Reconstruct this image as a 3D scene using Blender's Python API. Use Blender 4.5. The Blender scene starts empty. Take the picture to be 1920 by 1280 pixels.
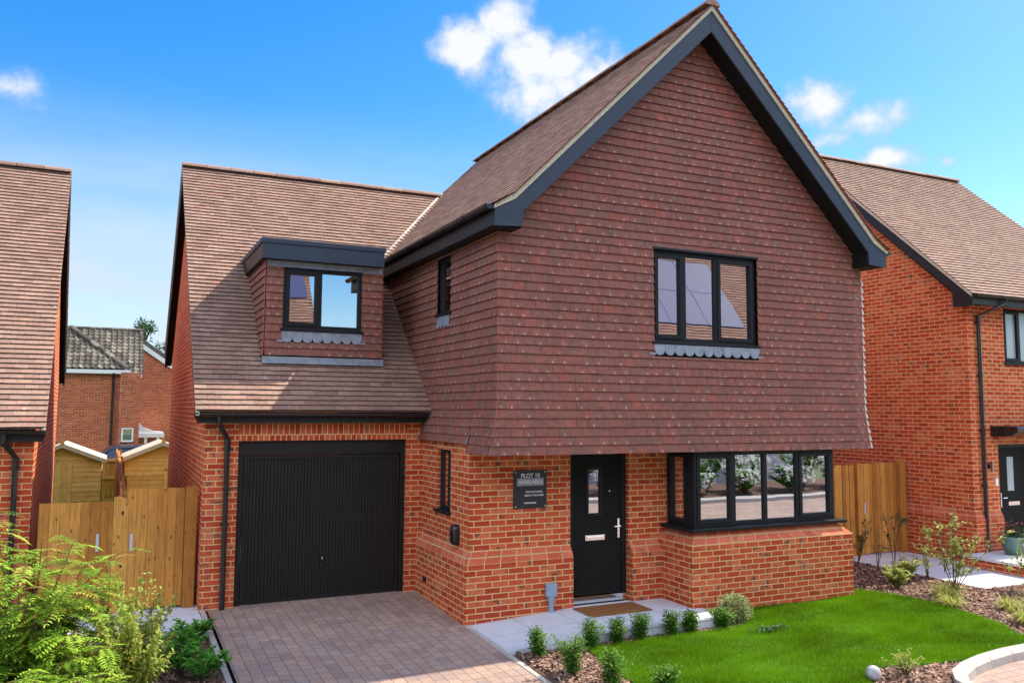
import bpy, math, random
import numpy as np
from math import radians as R, sin, cos, pi, sqrt
from mathutils import Vector, Matrix
random.seed(7); rng = np.random.default_rng(7)
scene = bpy.context.scene
col = scene.collection

# ------------------------------------------------------------------ camera
YAW, PITCH, ROLL = 0.444, 0.088, 0.006
cam_d = bpy.data.cameras.new('camera'); cam = bpy.data.objects.new('camera', cam_d); col.objects.link(cam)
cam_d.sensor_fit = 'HORIZONTAL'; cam_d.sensor_width = 36; cam_d.lens = 36*1568.2/1920
cam_d.shift_y = -11.8/1920; cam_d.clip_start = .1; cam_d.clip_end = 2000
_r = Vector((cos(YAW), -sin(YAW), 0)); _h = Vector((sin(YAW), cos(YAW), 0)); _z = Vector((0, 0, 1))
_f = _h*cos(PITCH)+_z*sin(PITCH); _u = -_h*sin(PITCH)+_z*cos(PITCH)
_r2 = _r*cos(ROLL)+_u*sin(ROLL); _u2 = _u*cos(ROLL)-_r*sin(ROLL)
M = Matrix((_r2, _u2, -_f)).transposed().to_4x4(); M.translation = Vector((-4.202, -9.216, 2.618))
cam.matrix_world = M
scene.camera = cam

# ------------------------------------------------------------------ sun and sky
SUN_EL, SUN_AZ = 51.0, 4.5            # azimuth: degrees from +X towards +Y
sd = bpy.data.lights.new('sun', 'SUN'); sd.energy = 3.3; sd.angle = R(.5); sd.color = (1.0, .91, .74)
sun = bpy.data.objects.new('sun', sd); col.objects.link(sun)
S = Vector((cos(R(SUN_EL))*cos(R(SUN_AZ)), cos(R(SUN_EL))*sin(R(SUN_AZ)), sin(R(SUN_EL))))
sun.rotation_euler = S.to_track_quat('Z', 'Y').to_euler(); sun.location = S*60

world = bpy.data.worlds.new('World'); scene.world = world; world.use_nodes = True
wt = world.node_tree; wt.nodes.clear()
def wn(t, **k):
    n = wt.nodes.new(t)
    for a, v in k.items(): setattr(n, a, v)
    return n
def wmath(op, a, b=None, c=None, clamp=False):
    n = wn('ShaderNodeMath', operation=op, use_clamp=clamp)
    for i, v in enumerate((a, b, c)):
        if v is None: continue
        if isinstance(v, (int, float)): n.inputs[i].default_value = v
        else: wt.links.new(v, n.inputs[i])
    return n.outputs[0]
sky = wn('ShaderNodeTexSky', sky_type='NISHITA', sun_disc=False)
sky.sun_elevation = R(SUN_EL); sky.sun_rotation = R(90-SUN_AZ); sky.air_density = 1.0; sky.dust_density = .6; sky.ozone_density = 1.6
hs = wn('ShaderNodeHueSaturation'); hs.inputs['Hue'].default_value = .504; hs.inputs['Saturation'].default_value = 1.5; hs.inputs['Value'].default_value = .70
wt.links.new(sky.outputs[0], hs.inputs['Color'])
tc = wn('ShaderNodeTexCoord'); sp = wn('ShaderNodeSeparateXYZ'); wt.links.new(tc.outputs['Generated'], sp.inputs[0])
az = wmath('MULTIPLY', wmath('ARCTAN2', sp.outputs[0], sp.outputs[1]), 180/pi)
el = wmath('MULTIPLY', wmath('ARCSINE', sp.outputs[2]), 180/pi)
# cumulus: (azimuth, elevation, half width, half height, amount) in degrees
CLOUDS = [(22.6, 23.9, 3.5, 2.7, 1.3), (24.8, 25.4, 3.0, 2.6, 1.3), (29.0, 23.2, 3.6, 2.3, 1.25), (26.8, 21.0, 3.6, 2.4, 1.1), (31.8, 22.6, 3.2, 1.9, 1.15), (29.5, 21.6, 3.6, 1.8, .9),
          (26.4, 23.2, 4.4, 2.9, 1.45), (31, 22.2, 3.2, 1.9, 1.2), (-5.9, 18.4, 2.4, 1.2, .95), (46.2, 19.3, 3.3, 1.9, 1.2), (48.9, 18.1, 3.0, 1.5, 1.05), (50.4, 15.6, 2.8, 1.0, 1.1),
          (53.4, 15.1, 1.1, .8, .9), (47.4, 17.2, 3, 1.0, .5), (-10, 30, 9, 3, .7), (75, 22, 9, 4, .9), (120, 12, 10, 3, .8), (-95, 22, 14, 5, .9)]
cov = None
for a0, e0, wa, we, am in CLOUDS:
    q1 = wmath('POWER', wmath('ABSOLUTE', wmath('DIVIDE', wmath('SUBTRACT', az, a0 if a0 <= 180 else a0-360), wa)), 2.0)
    q2 = wmath('POWER', wmath('ABSOLUTE', wmath('DIVIDE', wmath('SUBTRACT', el, e0), we)), 2.0)
    b = wmath('MULTIPLY', wmath('SUBTRACT', 1.0, wmath('SQRT', wmath('ADD', q1, q2))), am)
    cov = b if cov is None else wmath('MAXIMUM', cov, b)
nz = wn('ShaderNodeTexNoise', noise_dimensions='3D'); nz.inputs['Scale'].default_value = 21; nz.inputs['Detail'].default_value = 9; nz.inputs['Roughness'].default_value = .58
wt.links.new(tc.outputs['Generated'], nz.inputs['Vector'])
dens = wmath('ADD', cov, wmath('MULTIPLY', wmath('SUBTRACT', nz.outputs['Fac'], .5), 2.5))
mr = wn('ShaderNodeMapRange', interpolation_type='SMOOTHSTEP'); wt.links.new(dens, mr.inputs['Value'])
mr.inputs['From Min'].default_value = -.05; mr.inputs['From Max'].default_value = 1.0
ms_ = wn('ShaderNodeMapRange'); wt.links.new(cov, ms_.inputs['Value']); ms_.inputs['From Min'].default_value = -.45; ms_.inputs['From Max'].default_value = .1
vis = wmath('MULTIPLY', wmath('MULTIPLY', mr.outputs[0], ms_.outputs[0]), .96)
# thin veil of high cloud low over the left gap
nz2 = wn('ShaderNodeTexNoise'); nz2.inputs['Scale'].default_value = 5; nz2.inputs['Detail'].default_value = 5
mp = wn('ShaderNodeMapping'); mp.inputs['Scale'].default_value = (1, 1, 5); wt.links.new(tc.outputs['Generated'], mp.inputs[0]); wt.links.new(mp.outputs[0], nz2.inputs['Vector'])
v1 = wn('ShaderNodeMapRange', interpolation_type='SMOOTHSTEP'); wt.links.new(el, v1.inputs['Value'])
v1.inputs['From Min'].default_value = 21; v1.inputs['From Max'].default_value = 7
v2 = wn('ShaderNodeMapRange', interpolation_type='SMOOTHSTEP'); wt.links.new(wmath('ABSOLUTE', wmath('SUBTRACT', az, -2)), v2.inputs['Value'])
v2.inputs['From Min'].default_value = 70; v2.inputs['From Max'].default_value = 3
veil = wmath('MULTIPLY', wmath('MULTIPLY', v1.outputs[0], v2.outputs[0]), wmath('ADD', .78, wmath('MULTIPLY', wmath('SUBTRACT', nz2.outputs['Fac'], .5), 1.6)), clamp=True)
mixv = wn('ShaderNodeMix', data_type='RGBA'); wt.links.new(veil, mixv.inputs[0]); wt.links.new(hs.outputs[0], mixv.inputs[6]); mixv.inputs[7].default_value = (2.0, 2.4, 2.85, 1)
shade = wn('ShaderNodeMix', data_type='RGBA')
mrs = wn('ShaderNodeMapRange'); wt.links.new(dens, mrs.inputs['Value']); mrs.inputs['From Min'].default_value = .25; mrs.inputs['From Max'].default_value = 1.0
wt.links.new(mrs.outputs[0], shade.inputs[0]); shade.inputs[6].default_value = (1.5, 1.95, 2.8, 1); shade.inputs[7].default_value = (2.85, 2.9, 3.0, 1)
mixc = wn('ShaderNodeMix', data_type='RGBA'); wt.links.new(vis, mixc.inputs[0]); wt.links.new(mixv.outputs[2], mixc.inputs[6]); wt.links.new(shade.outputs[2], mixc.inputs[7])
# a bank of cloud added unseen behind the camera to brighten shaded walls
b1_ = wn('ShaderNodeMapRange', interpolation_type='SMOOTHSTEP'); wt.links.new(wmath('ADD', wmath('MULTIPLY', sp.outputs[1], .82), wmath('MULTIPLY', sp.outputs[0], .46)), b1_.inputs['Value']); b1_.inputs['From Min'].default_value = .30; b1_.inputs['From Max'].default_value = -.25
b2_ = wn('ShaderNodeMapRange', interpolation_type='SMOOTHSTEP'); wt.links.new(el, b2_.inputs['Value']); b2_.inputs['From Min'].default_value = 16; b2_.inputs['From Max'].default_value = 28
b4_ = wn('ShaderNodeMapRange', interpolation_type='SMOOTHSTEP'); wt.links.new(el, b4_.inputs['Value']); b4_.inputs['From Min'].default_value = 62; b4_.inputs['From Max'].default_value = 40
nz3 = wn('ShaderNodeTexNoise'); nz3.inputs['Scale'].default_value = 3.5; nz3.inputs['Detail'].default_value = 7; wt.links.new(tc.outputs['Generated'], nz3.inputs['Vector'])
b3_ = wn('ShaderNodeMapRange', interpolation_type='SMOOTHSTEP'); wt.links.new(nz3.outputs['Fac'], b3_.inputs['Value']); b3_.inputs['From Min'].default_value = .30; b3_.inputs['From Max'].default_value = .50
fill_bank = wmath('MULTIPLY', wmath('MULTIPLY', b1_.outputs[0], wmath('MULTIPLY', b2_.outputs[0], b4_.outputs[0])), b3_.outputs[0])
mixb = wn('ShaderNodeMix', data_type='RGBA'); wt.links.new(fill_bank, mixb.inputs[0]); wt.links.new(mixc.outputs[2], mixb.inputs[6]); mixb.inputs[7].default_value = (8.4, 8.4, 8.9, 1)
bg = wn('ShaderNodeBackground'); bg.inputs['Strength'].default_value = .15; wt.links.new(mixb.outputs[2], bg.inputs['Color'])
wo = wn('ShaderNodeOutputWorld'); wt.links.new(bg.outputs[0], wo.inputs[0])
scene.view_settings.view_transform = 'Standard'; scene.view_settings.look = 'None'; scene.view_settings.exposure = 1.2; scene.view_settings.gamma = 1

# ------------------------------------------------------------------ materials
def mat(name):
    m = bpy.data.materials.new(name); m.use_nodes = True
    return m, m.node_tree, m.node_tree.nodes['Principled BSDF']
def N(t, typ, **k):
    n = t.nodes.new(typ)
    for a, v in k.items(): setattr(n, a, v)
    return n
def ramp(t, stops, inp, interp='LINEAR'):
    n = t.nodes.new('ShaderNodeValToRGB'); e = n.color_ramp; e.interpolation = interp
    while len(e.elements) > 1: e.elements.remove(e.elements[-1])
    e.elements[0].position = stops[0][0]; e.elements[0].color = (*stops[0][1], 1)
    for p, c in stops[1:]:
        x = e.elements.new(p); x.color = (*c, 1)
    t.links.new(inp, n.inputs[0]); return n
def mixc_(t, fac, a, b, blend='MIX'):
    n = t.nodes.new('ShaderNodeMix'); n.data_type = 'RGBA'; n.blend_type = blend
    for i, v in ((0, fac), (6, a), (7, b)):
        if hasattr(v, 'is_linked') or isinstance(v, bpy.types.NodeSocket): t.links.new(v, n.inputs[i])
        elif i == 0: n.inputs[0].default_value = v
        else: n.inputs[i].default_value = (*v, 1)
    return n.outputs[2]
def noise(t, scale, detail=4, vec=None, rough=.55):
    n = t.nodes.new('ShaderNodeTexNoise'); n.inputs['Scale'].default_value = scale; n.inputs['Detail'].default_value = detail; n.inputs['Roughness'].default_value = rough
    if vec is not None: t.links.new(vec, n.inputs['Vector'])
    return n.outputs['Fac']
def bump(t, b, h, strength, dist):
    n = t.nodes.new('ShaderNodeBump'); n.inputs['Strength'].default_value = strength; n.inputs['Distance'].default_value = dist
    t.links.new(h, n.inputs['Height']); t.links.new(n.outputs[0], b.inputs['Normal']); return n
def plain(name, c, rough=.5, spec=.5, metal=0., var=.0, vscale=8, bmp=0):
    m, t, b = mat(name); b.inputs['Roughness'].default_value = rough; b.inputs['Specular IOR Level'].default_value = spec; b.inputs['Metallic'].default_value = metal
    b.inputs['Base Color'].default_value = (*c, 1)
    if var:
        o = N(t, 'ShaderNodeTexCoord'); f = noise(t, vscale, 5, o.outputs['Object'])
        r = ramp(t, [(.3, tuple(x*(1-var) for x in c)), (.7, tuple(min(1, x*(1+var)) for x in c))], f); t.links.new(r.outputs[0], b.inputs['Base Color'])
        rr = N(t, 'ShaderNodeMapRange'); t.links.new(f, rr.inputs['Value']); rr.inputs['To Min'].default_value = rough*.8; rr.inputs['To Max'].default_value = min(1, rough*1.25); t.links.new(rr.outputs[0], b.inputs['Roughness'])
        if bmp: bump(t, b, f, bmp, .01)
    return m
def brick(name, w=.225, h=.075, stops=None, mortar=(.80, .51, .23), ms=.0145, dark=.85, scalevar=1.0):
    m, t, b = mat(name); b.inputs['Roughness'].default_value = .85; b.inputs['Specular IOR Level'].default_value = .25
    uv = N(t, 'ShaderNodeTexCoord').outputs['UV']
    def bt():
        n = N(t, 'ShaderNodeTexBrick'); n.offset = .5; n.squash = 1; n.inputs['Scale'].default_value = 1; n.inputs['Brick Width'].default_value = w; n.inputs['Row Height'].default_value = h
        n.inputs['Mortar Size'].default_value = ms/2; n.inputs['Mortar Smooth'].default_value = .25; n.inputs['Bias'].default_value = 0
        n.inputs['Color1'].default_value = (0, 0, 0, 1); n.inputs['Color2'].default_value = (1, 1, 1, 1); n.inputs['Mortar'].default_value = (.5, .5, .5, 1)
        t.links.new(vec, n.inputs['Vector']); return n
    # slightly wobbly joints
    nn = N(t, 'ShaderNodeTexNoise'); nn.inputs['Scale'].default_value = 9; nn.inputs['Detail'].default_value = 2; t.links.new(uv, nn.inputs['Vector'])
    vm = N(t, 'ShaderNodeVectorMath', operation='SUBTRACT'); t.links.new(nn.outputs['Color'], vm.inputs[0]); vm.inputs[1].default_value = (.5, .5, .5)
    vs = N(t, 'ShaderNodeVectorMath', operation='SCALE'); t.links.new(vm.outputs[0], vs.inputs[0]); vs.inputs['Scale'].default_value = .007*scalevar
    va = N(t, 'ShaderNodeVectorMath', operation='ADD'); t.links.new(uv, va.inputs[0]); t.links.new(vs.outputs[0], va.inputs[1]); vec = va.outputs[0]
    n = bt()
    stops = stops or [(0, (.40, .050, .020)), (.25, (.51, .070, .026)), (.55, (.58, .096, .036)), (.8, (.65, .145, .056)), (1, (.61, .175, .085))]
    c = ramp(t, stops, n.outputs['Color']).outputs[0]
    f1 = noise(t, 30, 5, uv, .7)
    c = mixc_(t, .35, c, ramp(t, [(.25, (.35, .3, .3)), (.75, (1.25, 1.25, 1.2))], f1).outputs[0], 'MULTIPLY')
    # burnt ends: dark smudges on some bricks
    f2 = noise(t, 7.5, 3, uv, .6); bd = ramp(t, [(.55, (0, 0, 0)), (.62, (1, 1, 1))], f2).outputs[0]
    bb = N(t, 'ShaderNodeMath', operation='GREATER_THAN'); t.links.new(n.outputs['Color'], bb.inputs[0]); bb.inputs[1].default_value = .58
    bl = N(t, 'ShaderNodeMath', operation='MULTIPLY'); t.links.new(bd, bl.inputs[0]); t.links.new(bb.outputs[0], bl.inputs[1])
    bl2 = N(t, 'ShaderNodeMath', operation='MULTIPLY'); t.links.new(bl.outputs[0], bl2.inputs[0]); bl2.inputs[1].default_value = dark
    c = mixc_(t, bl2.outputs[0], c, (.10, .055, .05))
    f3 = noise(t, 60, 3, uv)
    mc = ramp(t, [(.3, tuple(x*.72 for x in mortar)), (.7, tuple(x*1.15 for x in mortar))], f3).outputs[0]
    c = mixc_(t, n.outputs['Fac'], c, mc)
    f4 = noise(t, 1.7, 6, uv, .75); c = mixc_(t, ramp(t, [(.56, (0, 0, 0)), (.78, (.32, .32, .32))], f4).outputs[0], c, (.66, .42, .30))
    # broad weathering
    c = mixc_(t, .25, c, ramp(t, [(.3, (.75, .75, .75)), (.7, (1.12, 1.1, 1.08))], noise(t, .9, 4, uv)).outputs[0], 'MULTIPLY')
    t.links.new(c, b.inputs['Base Color'])
    hh = N(t, 'ShaderNodeMath', operation='MULTIPLY_ADD'); t.links.new(n.outputs['Fac'], hh.inputs[0]); hh.inputs[1].default_value = -1.0
    h2 = N(t, 'ShaderNodeMath', operation='MULTIPLY'); t.links.new(f1, h2.inputs[0]); h2.inputs[1].default_value = .35; t.links.new(h2.outputs[0], hh.inputs[2])
    bump(t, b, hh.outputs[0], .7, .006)
    return m
def rndmat(name, stops, rough=.75, nscale=14, nvar=.35, edge=None, spec=.3, bmp=.3, streak=None, spots=False, weather=.55, specks=False):
    """colour picked per tile / board / leaf from the 'rnd' attribute; values above 1 are the cut edges, the highest being ends painted as sunlit"""
    m, t, b = mat(name); b.inputs['Roughness'].default_value = rough; b.inputs['Specular IOR Level'].default_value = spec
    a = N(t, 'ShaderNodeAttribute', attribute_name='rnd')
    c = ramp(t, stops, a.outputs['Fac']).outputs[0]
    o = N(t, 'ShaderNodeTexCoord').outputs['Object']
    if streak:
        mp = N(t, 'ShaderNodeMapping'); mp.inputs['Scale'].default_value = streak; t.links.new(o, mp.inputs[0]); o = mp.outputs[0]
    f = noise(t, nscale, 5, o, .65)
    mw = N(t, 'ShaderNodeMapping'); mw.inputs['Scale'].default_value = (1, 1, .35); t.links.new(N(t, 'ShaderNodeTexCoord').outputs['Object'], mw.inputs[0])
    c = mixc_(t, weather, c, ramp(t, [(.3, (.72, .72, .74)), (.72, (1.22, 1.2, 1.16))], noise(t, 2.3, 6, mw.outputs[0], .7)).outputs[0], 'MULTIPLY')
    c = mixc_(t, 1.0, c, ramp(t, [(.25, (1-nvar,)*3), (.75, (1+nvar,)*3)], f).outputs[0], 'MULTIPLY')
    if edge:
        g = N(t, 'ShaderNodeMath', operation='GREATER_THAN'); t.links.new(a.outputs['Fac'], g.inputs[0]); g.inputs[1].default_value = 1.2
        c = mixc_(t, g.outputs[0], c, edge)
        g = N(t, 'ShaderNodeMath', operation='GREATER_THAN'); t.links.new(a.outputs['Fac'], g.inputs[0]); g.inputs[1].default_value = 2.5
        c = mixc_(t, g.outputs[0], c, (.42, .12, .085))
        g = N(t, 'ShaderNodeMath', operation='GREATER_THAN'); t.links.new(a.outputs['Fac'], g.inputs[0]); g.inputs[1].default_value = 3.5
        c = mixc_(t, g.outputs[0], c, (.72, .66, .60))  # right-hand tile ends: sunlight painted as a pale colour
    if spots:   # pale spots low on some tiles
        s3 = N(t, 'ShaderNodeSeparateXYZ'); t.links.new(N(t, 'ShaderNodeTexCoord').outputs['UV'], s3.inputs[0])
        def mth(op, x, y=None):
            n = N(t, 'ShaderNodeMath', operation=op)
            for i, q in enumerate((x, y)):
                if q is None: continue
                if isinstance(q, (int, float)): n.inputs[i].default_value = q
                else: t.links.new(q, n.inputs[i])
            return n.outputs[0]
        wig = mth('FRACT', mth('MULTIPLY', a.outputs['Fac'], 7.31)); pick = mth('FRACT', mth('MULTIPLY', a.outputs['Fac'], 23.7))
        dx = mth('ABSOLUTE', mth('SUBTRACT', s3.outputs[0], mth('ADD', .42, mth('MULTIPLY', wig, .16)))); dyv = mth('MULTIPLY', mth('ABSOLUTE', mth('SUBTRACT', s3.outputs[1], .13)), .75)
        dd = mth('SQRT', mth('ADD', mth('MULTIPLY', dx, dx), mth('MULTIPLY', dyv, dyv)))
        mr = N(t, 'ShaderNodeMapRange', interpolation_type='SMOOTHSTEP'); t.links.new(dd, mr.inputs['Value']); mr.inputs['From Min'].default_value = .15; mr.inputs['From Max'].default_value = .02
        k = mth('MULTIPLY', mr.outputs[0], mth('MULTIPLY', mth('GREATER_THAN', pick, .5), mth('MULTIPLY', mth('LESS_THAN', a.outputs['Fac'], 1.01), mth('ADD', .1, mth('MULTIPLY', pick, .55)))))
        c = mixc_(t, k, c, (.60, .38, .33))
    if specks:  # bird droppings and lichen
        vo = N(t, 'ShaderNodeTexVoronoi'); vo.inputs['Scale'].default_value = 2.6; t.links.new(N(t, 'ShaderNodeTexCoord').outputs['Object'], vo.inputs['Vector'])
        c = mixc_(t, ramp(t, [(.035, (.75, .75, .75)), (.06, (0, 0, 0))], vo.outputs['Distance']).outputs[0], c, (.62, .60, .55))
    t.links.new(c, b.inputs['Base Color'])
    if bmp: bump(t, b, f, bmp, .006)
    return m
def leafmat(name, stops, trans=.3, rough=.45, nvar=.2):
    m, t, b = mat(name); a = N(t, 'ShaderNodeAttribute', attribute_name='rnd')
    c = ramp(t, stops, a.outputs['Fac']).outputs[0]
    t.links.new(c, b.inputs['Base Color']); b.inputs['Roughness'].default_value = max(.5, rough); b.inputs['Specular IOR Level'].default_value = .14
    tr = N(t, 'ShaderNodeBsdfTranslucent'); t.links.new(c, tr.inputs['Color'])
    mx = N(t, 'ShaderNodeMixShader'); mx.inputs[0].default_value = trans
    t.links.new(b.outputs[0], mx.inputs[1]); t.links.new(tr.outputs[0], mx.inputs[2]); t.links.new(mx.outputs[0], t.nodes['Material Output'].inputs[0])
    return m
def glassmat(name, refl=.5, tint=(.80, .86, .88)):
    m, t, b = mat(name); t.nodes.remove(b)
    o = N(t, 'ShaderNodeTexCoord').outputs['Object']
    g = N(t, 'ShaderNodeBsdfGlossy'); g.inputs['Roughness'].default_value = .0; g.inputs['Color'].default_value = (.92, .95, 1, 1)
    bp = N(t, 'ShaderNodeBump'); bp.inputs['Strength'].default_value = .03; bp.inputs['Distance'].default_value = .02
    t.links.new(noise(t, 2.2, 1, o), bp.inputs['Height']); t.links.new(bp.outputs[0], g.inputs['Normal'])
    tr = N(t, 'ShaderNodeBsdfTransparent'); tr.inputs['Color'].default_value = (*tint, 1)
    lw = N(t, 'ShaderNodeLayerWeight'); lw.inputs['Blend'].default_value = .25
    mr = N(t, 'ShaderNodeMapRange'); t.links.new(lw.outputs['Fresnel'], mr.inputs['Value']); mr.inputs['To Min'].default_value = refl; mr.inputs['To Max'].default_value = 1
    mx = N(t, 'ShaderNodeMixShader'); t.links.new(mr.outputs[0], mx.inputs[0])
    t.links.new(tr.outputs[0], mx.inputs[1]); t.links.new(g.outputs[0], mx.inputs[2]); t.links.new(mx.outputs[0], t.nodes['Material Output'].inputs[0])
    return m
MT = {}
MT['brick'] = brick('brick')
MT['brick_soldier'] = brick('soldier_brick', .075, .225, dark=.4)
MT['brick_splay'] = brick('splay_brick', .225, .11, stops=[(0, (.55, .105, .055)), (.5, (.65, .155, .078)), (1, (.70, .21, .11))], mortar=(.66, .45, .22), dark=.4)
MT['brick_far'] = brick('old_brick', dark=.8, stops=[(0, (.32, .055, .025)), (.5, (.50, .095, .040)), (1, (.58, .14, .06))], mortar=(.58, .40, .22))
MT['roof_tile'] = rndmat('roof_tile', [(0, (.26, .155, .12)), (.5, (.315, .20, .152)), (.95, (.36, .23, .172)), (1, (.33, .16, .12))], rough=.8, specks=True, edge=(.16, .08, .06), nvar=.22, nscale=20)
MT['roof_tile_red'] = rndmat('red_verge_tile', [(0, (.29, .16, .115)), (.6, (.36, .205, .15)), (1, (.40, .235, .165))], rough=.92, spec=.08, weather=.3, edge=(.085, .04, .034), nvar=.1, nscale=20, bmp=.04)
MT['hung_tile'] = rndmat('hung_tile', [(0, (.205, .094, .072)), (.5, (.232, .094, .070)), (.95, (.265, .090, .067)), (1, (.30, .088, .063))], rough=.7, edge=(.11, .028, .022), nvar=.28, nscale=16, spots=True)  # edge tone darkened to paint shadow lines below the courses
MT['concrete_tile'] = rndmat('old_concrete_tile', [(0, (.065, .056, .046)), (.5, (.12, .105, .085)), (1, (.22, .195, .155))], rough=.9, nvar=.7, nscale=9, edge=(.07, .065, .06))
MT['black'] = plain('black_upvc', (.013, .013, .014), .42, .35, var=.2, vscale=4)
MT['barge'] = plain('anthracite_board', (.026, .042, .066), .5, .4, var=.15, vscale=6)
MT['soffit'] = plain('soffit_black', (.009, .009, .010), .6, .2)
MT['gloss'] = plain('black_gutter', (.014, .014, .016), .25, .6)
MT['frame'] = plain('window_frame', (.014, .015, .018), .45, .18)
MT['garage'] = plain('garage_door_paint', (.0135, .013, .013), .45, .28, var=.12, vscale=3)
MT['door'] = plain('front_door_grain', (.013, .0125, .0125), .6, .1, var=.2, vscale=12)
MT['chrome'] = plain('chrome', (.8, .8, .82), .14, .5, 1.)
MT['lead'] = plain('lead', (.25, .285, .34), .5, .5, .25, var=.25, vscale=10)
MT['mortar'] = plain('verge_mortar', (.50, .47, .36), .9, .2, var=.2, vscale=25)
MT['white'] = plain('white_paint', (.78, .78, .76), .55, var=.05)
MT['glass'] = glassmat('pane_glass', .62)
MT['glass_bay'] = glassmat('bay_glass', .62)
MT['frost'] = plain('frosted_glass', (.32, .40, .44), .18, .6)
MT['grey_plastic'] = plain('grey_plastic', (.26, .33, .43), .5, var=.05)
MT['mat'] = plain('coir', (.26, .115, .045), .95, .1, var=.3, vscale=60, bmp=.8)
MT['slab'] = None
MT['wood_dark'] = plain('stem', (.10, .062, .04), .8, var=.3, vscale=30)
MT['wood_red'] = plain('red_stem', (.22, .09, .05), .7, var=.3, vscale=30)
MT['plaster'] = plain('inside_plaster', (.62, .60, .56), .9)
MT['carpet'] = plain('inside_floor', (.30, .27, .24), .9)
MT['sign'] = plain('sign_board', (.022, .023, .030), .4, .4)
MT['sign_grey'] = plain('sign_panel', (.27, .28, .33), .5)
MT['sign_text'] = plain('sign_print', (.75, .75, .73), .5)
MT['pot'] = plain('pot_glaze', (.10, .19, .16), .35, .5, var=.25, vscale=7)
MT['render'] = plain('pale_render', (.62, .60, .60), .9, var=.05)
MT['solar'] = plain('solar_panel', (.10, .11, .22), .5, .06)
MT['car'] = plain('dark_car_paint', (.015, .018, .026), .2, .6)
MT['rubber'] = plain('tyre_rubber', (.02, .02, .02), .8)
MT['galv'] = plain('galvanised_steel', (.50, .52, .55), .7, .2)
MT['stone'] = plain('pale_stone', (.42, .42, .44), .6, var=.3, vscale=14, bmp=.5)
MT['timber'] = rndmat('fence_timber', [(0, (.36, .145, .028)), (.5, (.50, .215, .042)), (1, (.60, .29, .065))], rough=.8, nscale=7, nvar=.42, streak=(9, 9, .55), edge=(.30, .15, .045), weather=.7)
MT['timber_new'] = rndmat('new_timber', [(0, (.62, .37, .10)), (.5, (.72, .45, .13)), (1, (.80, .53, .18))], rough=.8, nscale=5, nvar=.25, streak=(3, 3, 3), edge=(.4, .23, .07))
MT['shed_edge'] = plain('shed_edge', (.55, .47, .34), .8, var=.15)
MT['sunlit_pale'] = plain('sunlit_corner_pale', (.62, .60, .56), .7, var=.1)  # pale tone that paints sunlight on the gable's corner tiles

def knot(m):
    """brown knots and stains scattered over the boards"""
    t = m.node_tree; b = t.nodes['Principled BSDF']; src = b.inputs['Base Color'].links[0].from_socket
    o = N(t, 'ShaderNodeTexCoord').outputs['Object']
    mp = N(t, 'ShaderNodeMapping'); mp.inputs['Scale'].default_value = (13, 13, 7); t.links.new(o, mp.inputs[0])
    v = N(t, 'ShaderNodeTexVoronoi'); v.inputs['Scale'].default_value = 1.0; v.inputs['Randomness'].default_value = 1; t.links.new(mp.outputs[0], v.inputs['Vector'])
    r0 = ramp(t, [(.0, (1, 1, 1)), (.10, (.8, .8, .8)), (.22, (0, 0, 0))], v.outputs['Distance']); sp_c = N(t, 'ShaderNodeSeparateColor'); t.links.new(v.outputs['Color'], sp_c.inputs[0])
    gt = N(t, 'ShaderNodeMath', operation='GREATER_THAN'); t.links.new(sp_c.outputs[0], gt.inputs[0]); gt.inputs[1].default_value = .62
    r = N(t, 'ShaderNodeMath', operation='MULTIPLY'); t.links.new(r0.outputs[0], r.inputs[0]); t.links.new(gt.outputs[0], r.inputs[1])
    t.links.new(mixc_(t, r.outputs[0], src, (.16, .045, .012)), b.inputs['Base Color'])
knot(MT['timber'])

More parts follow.
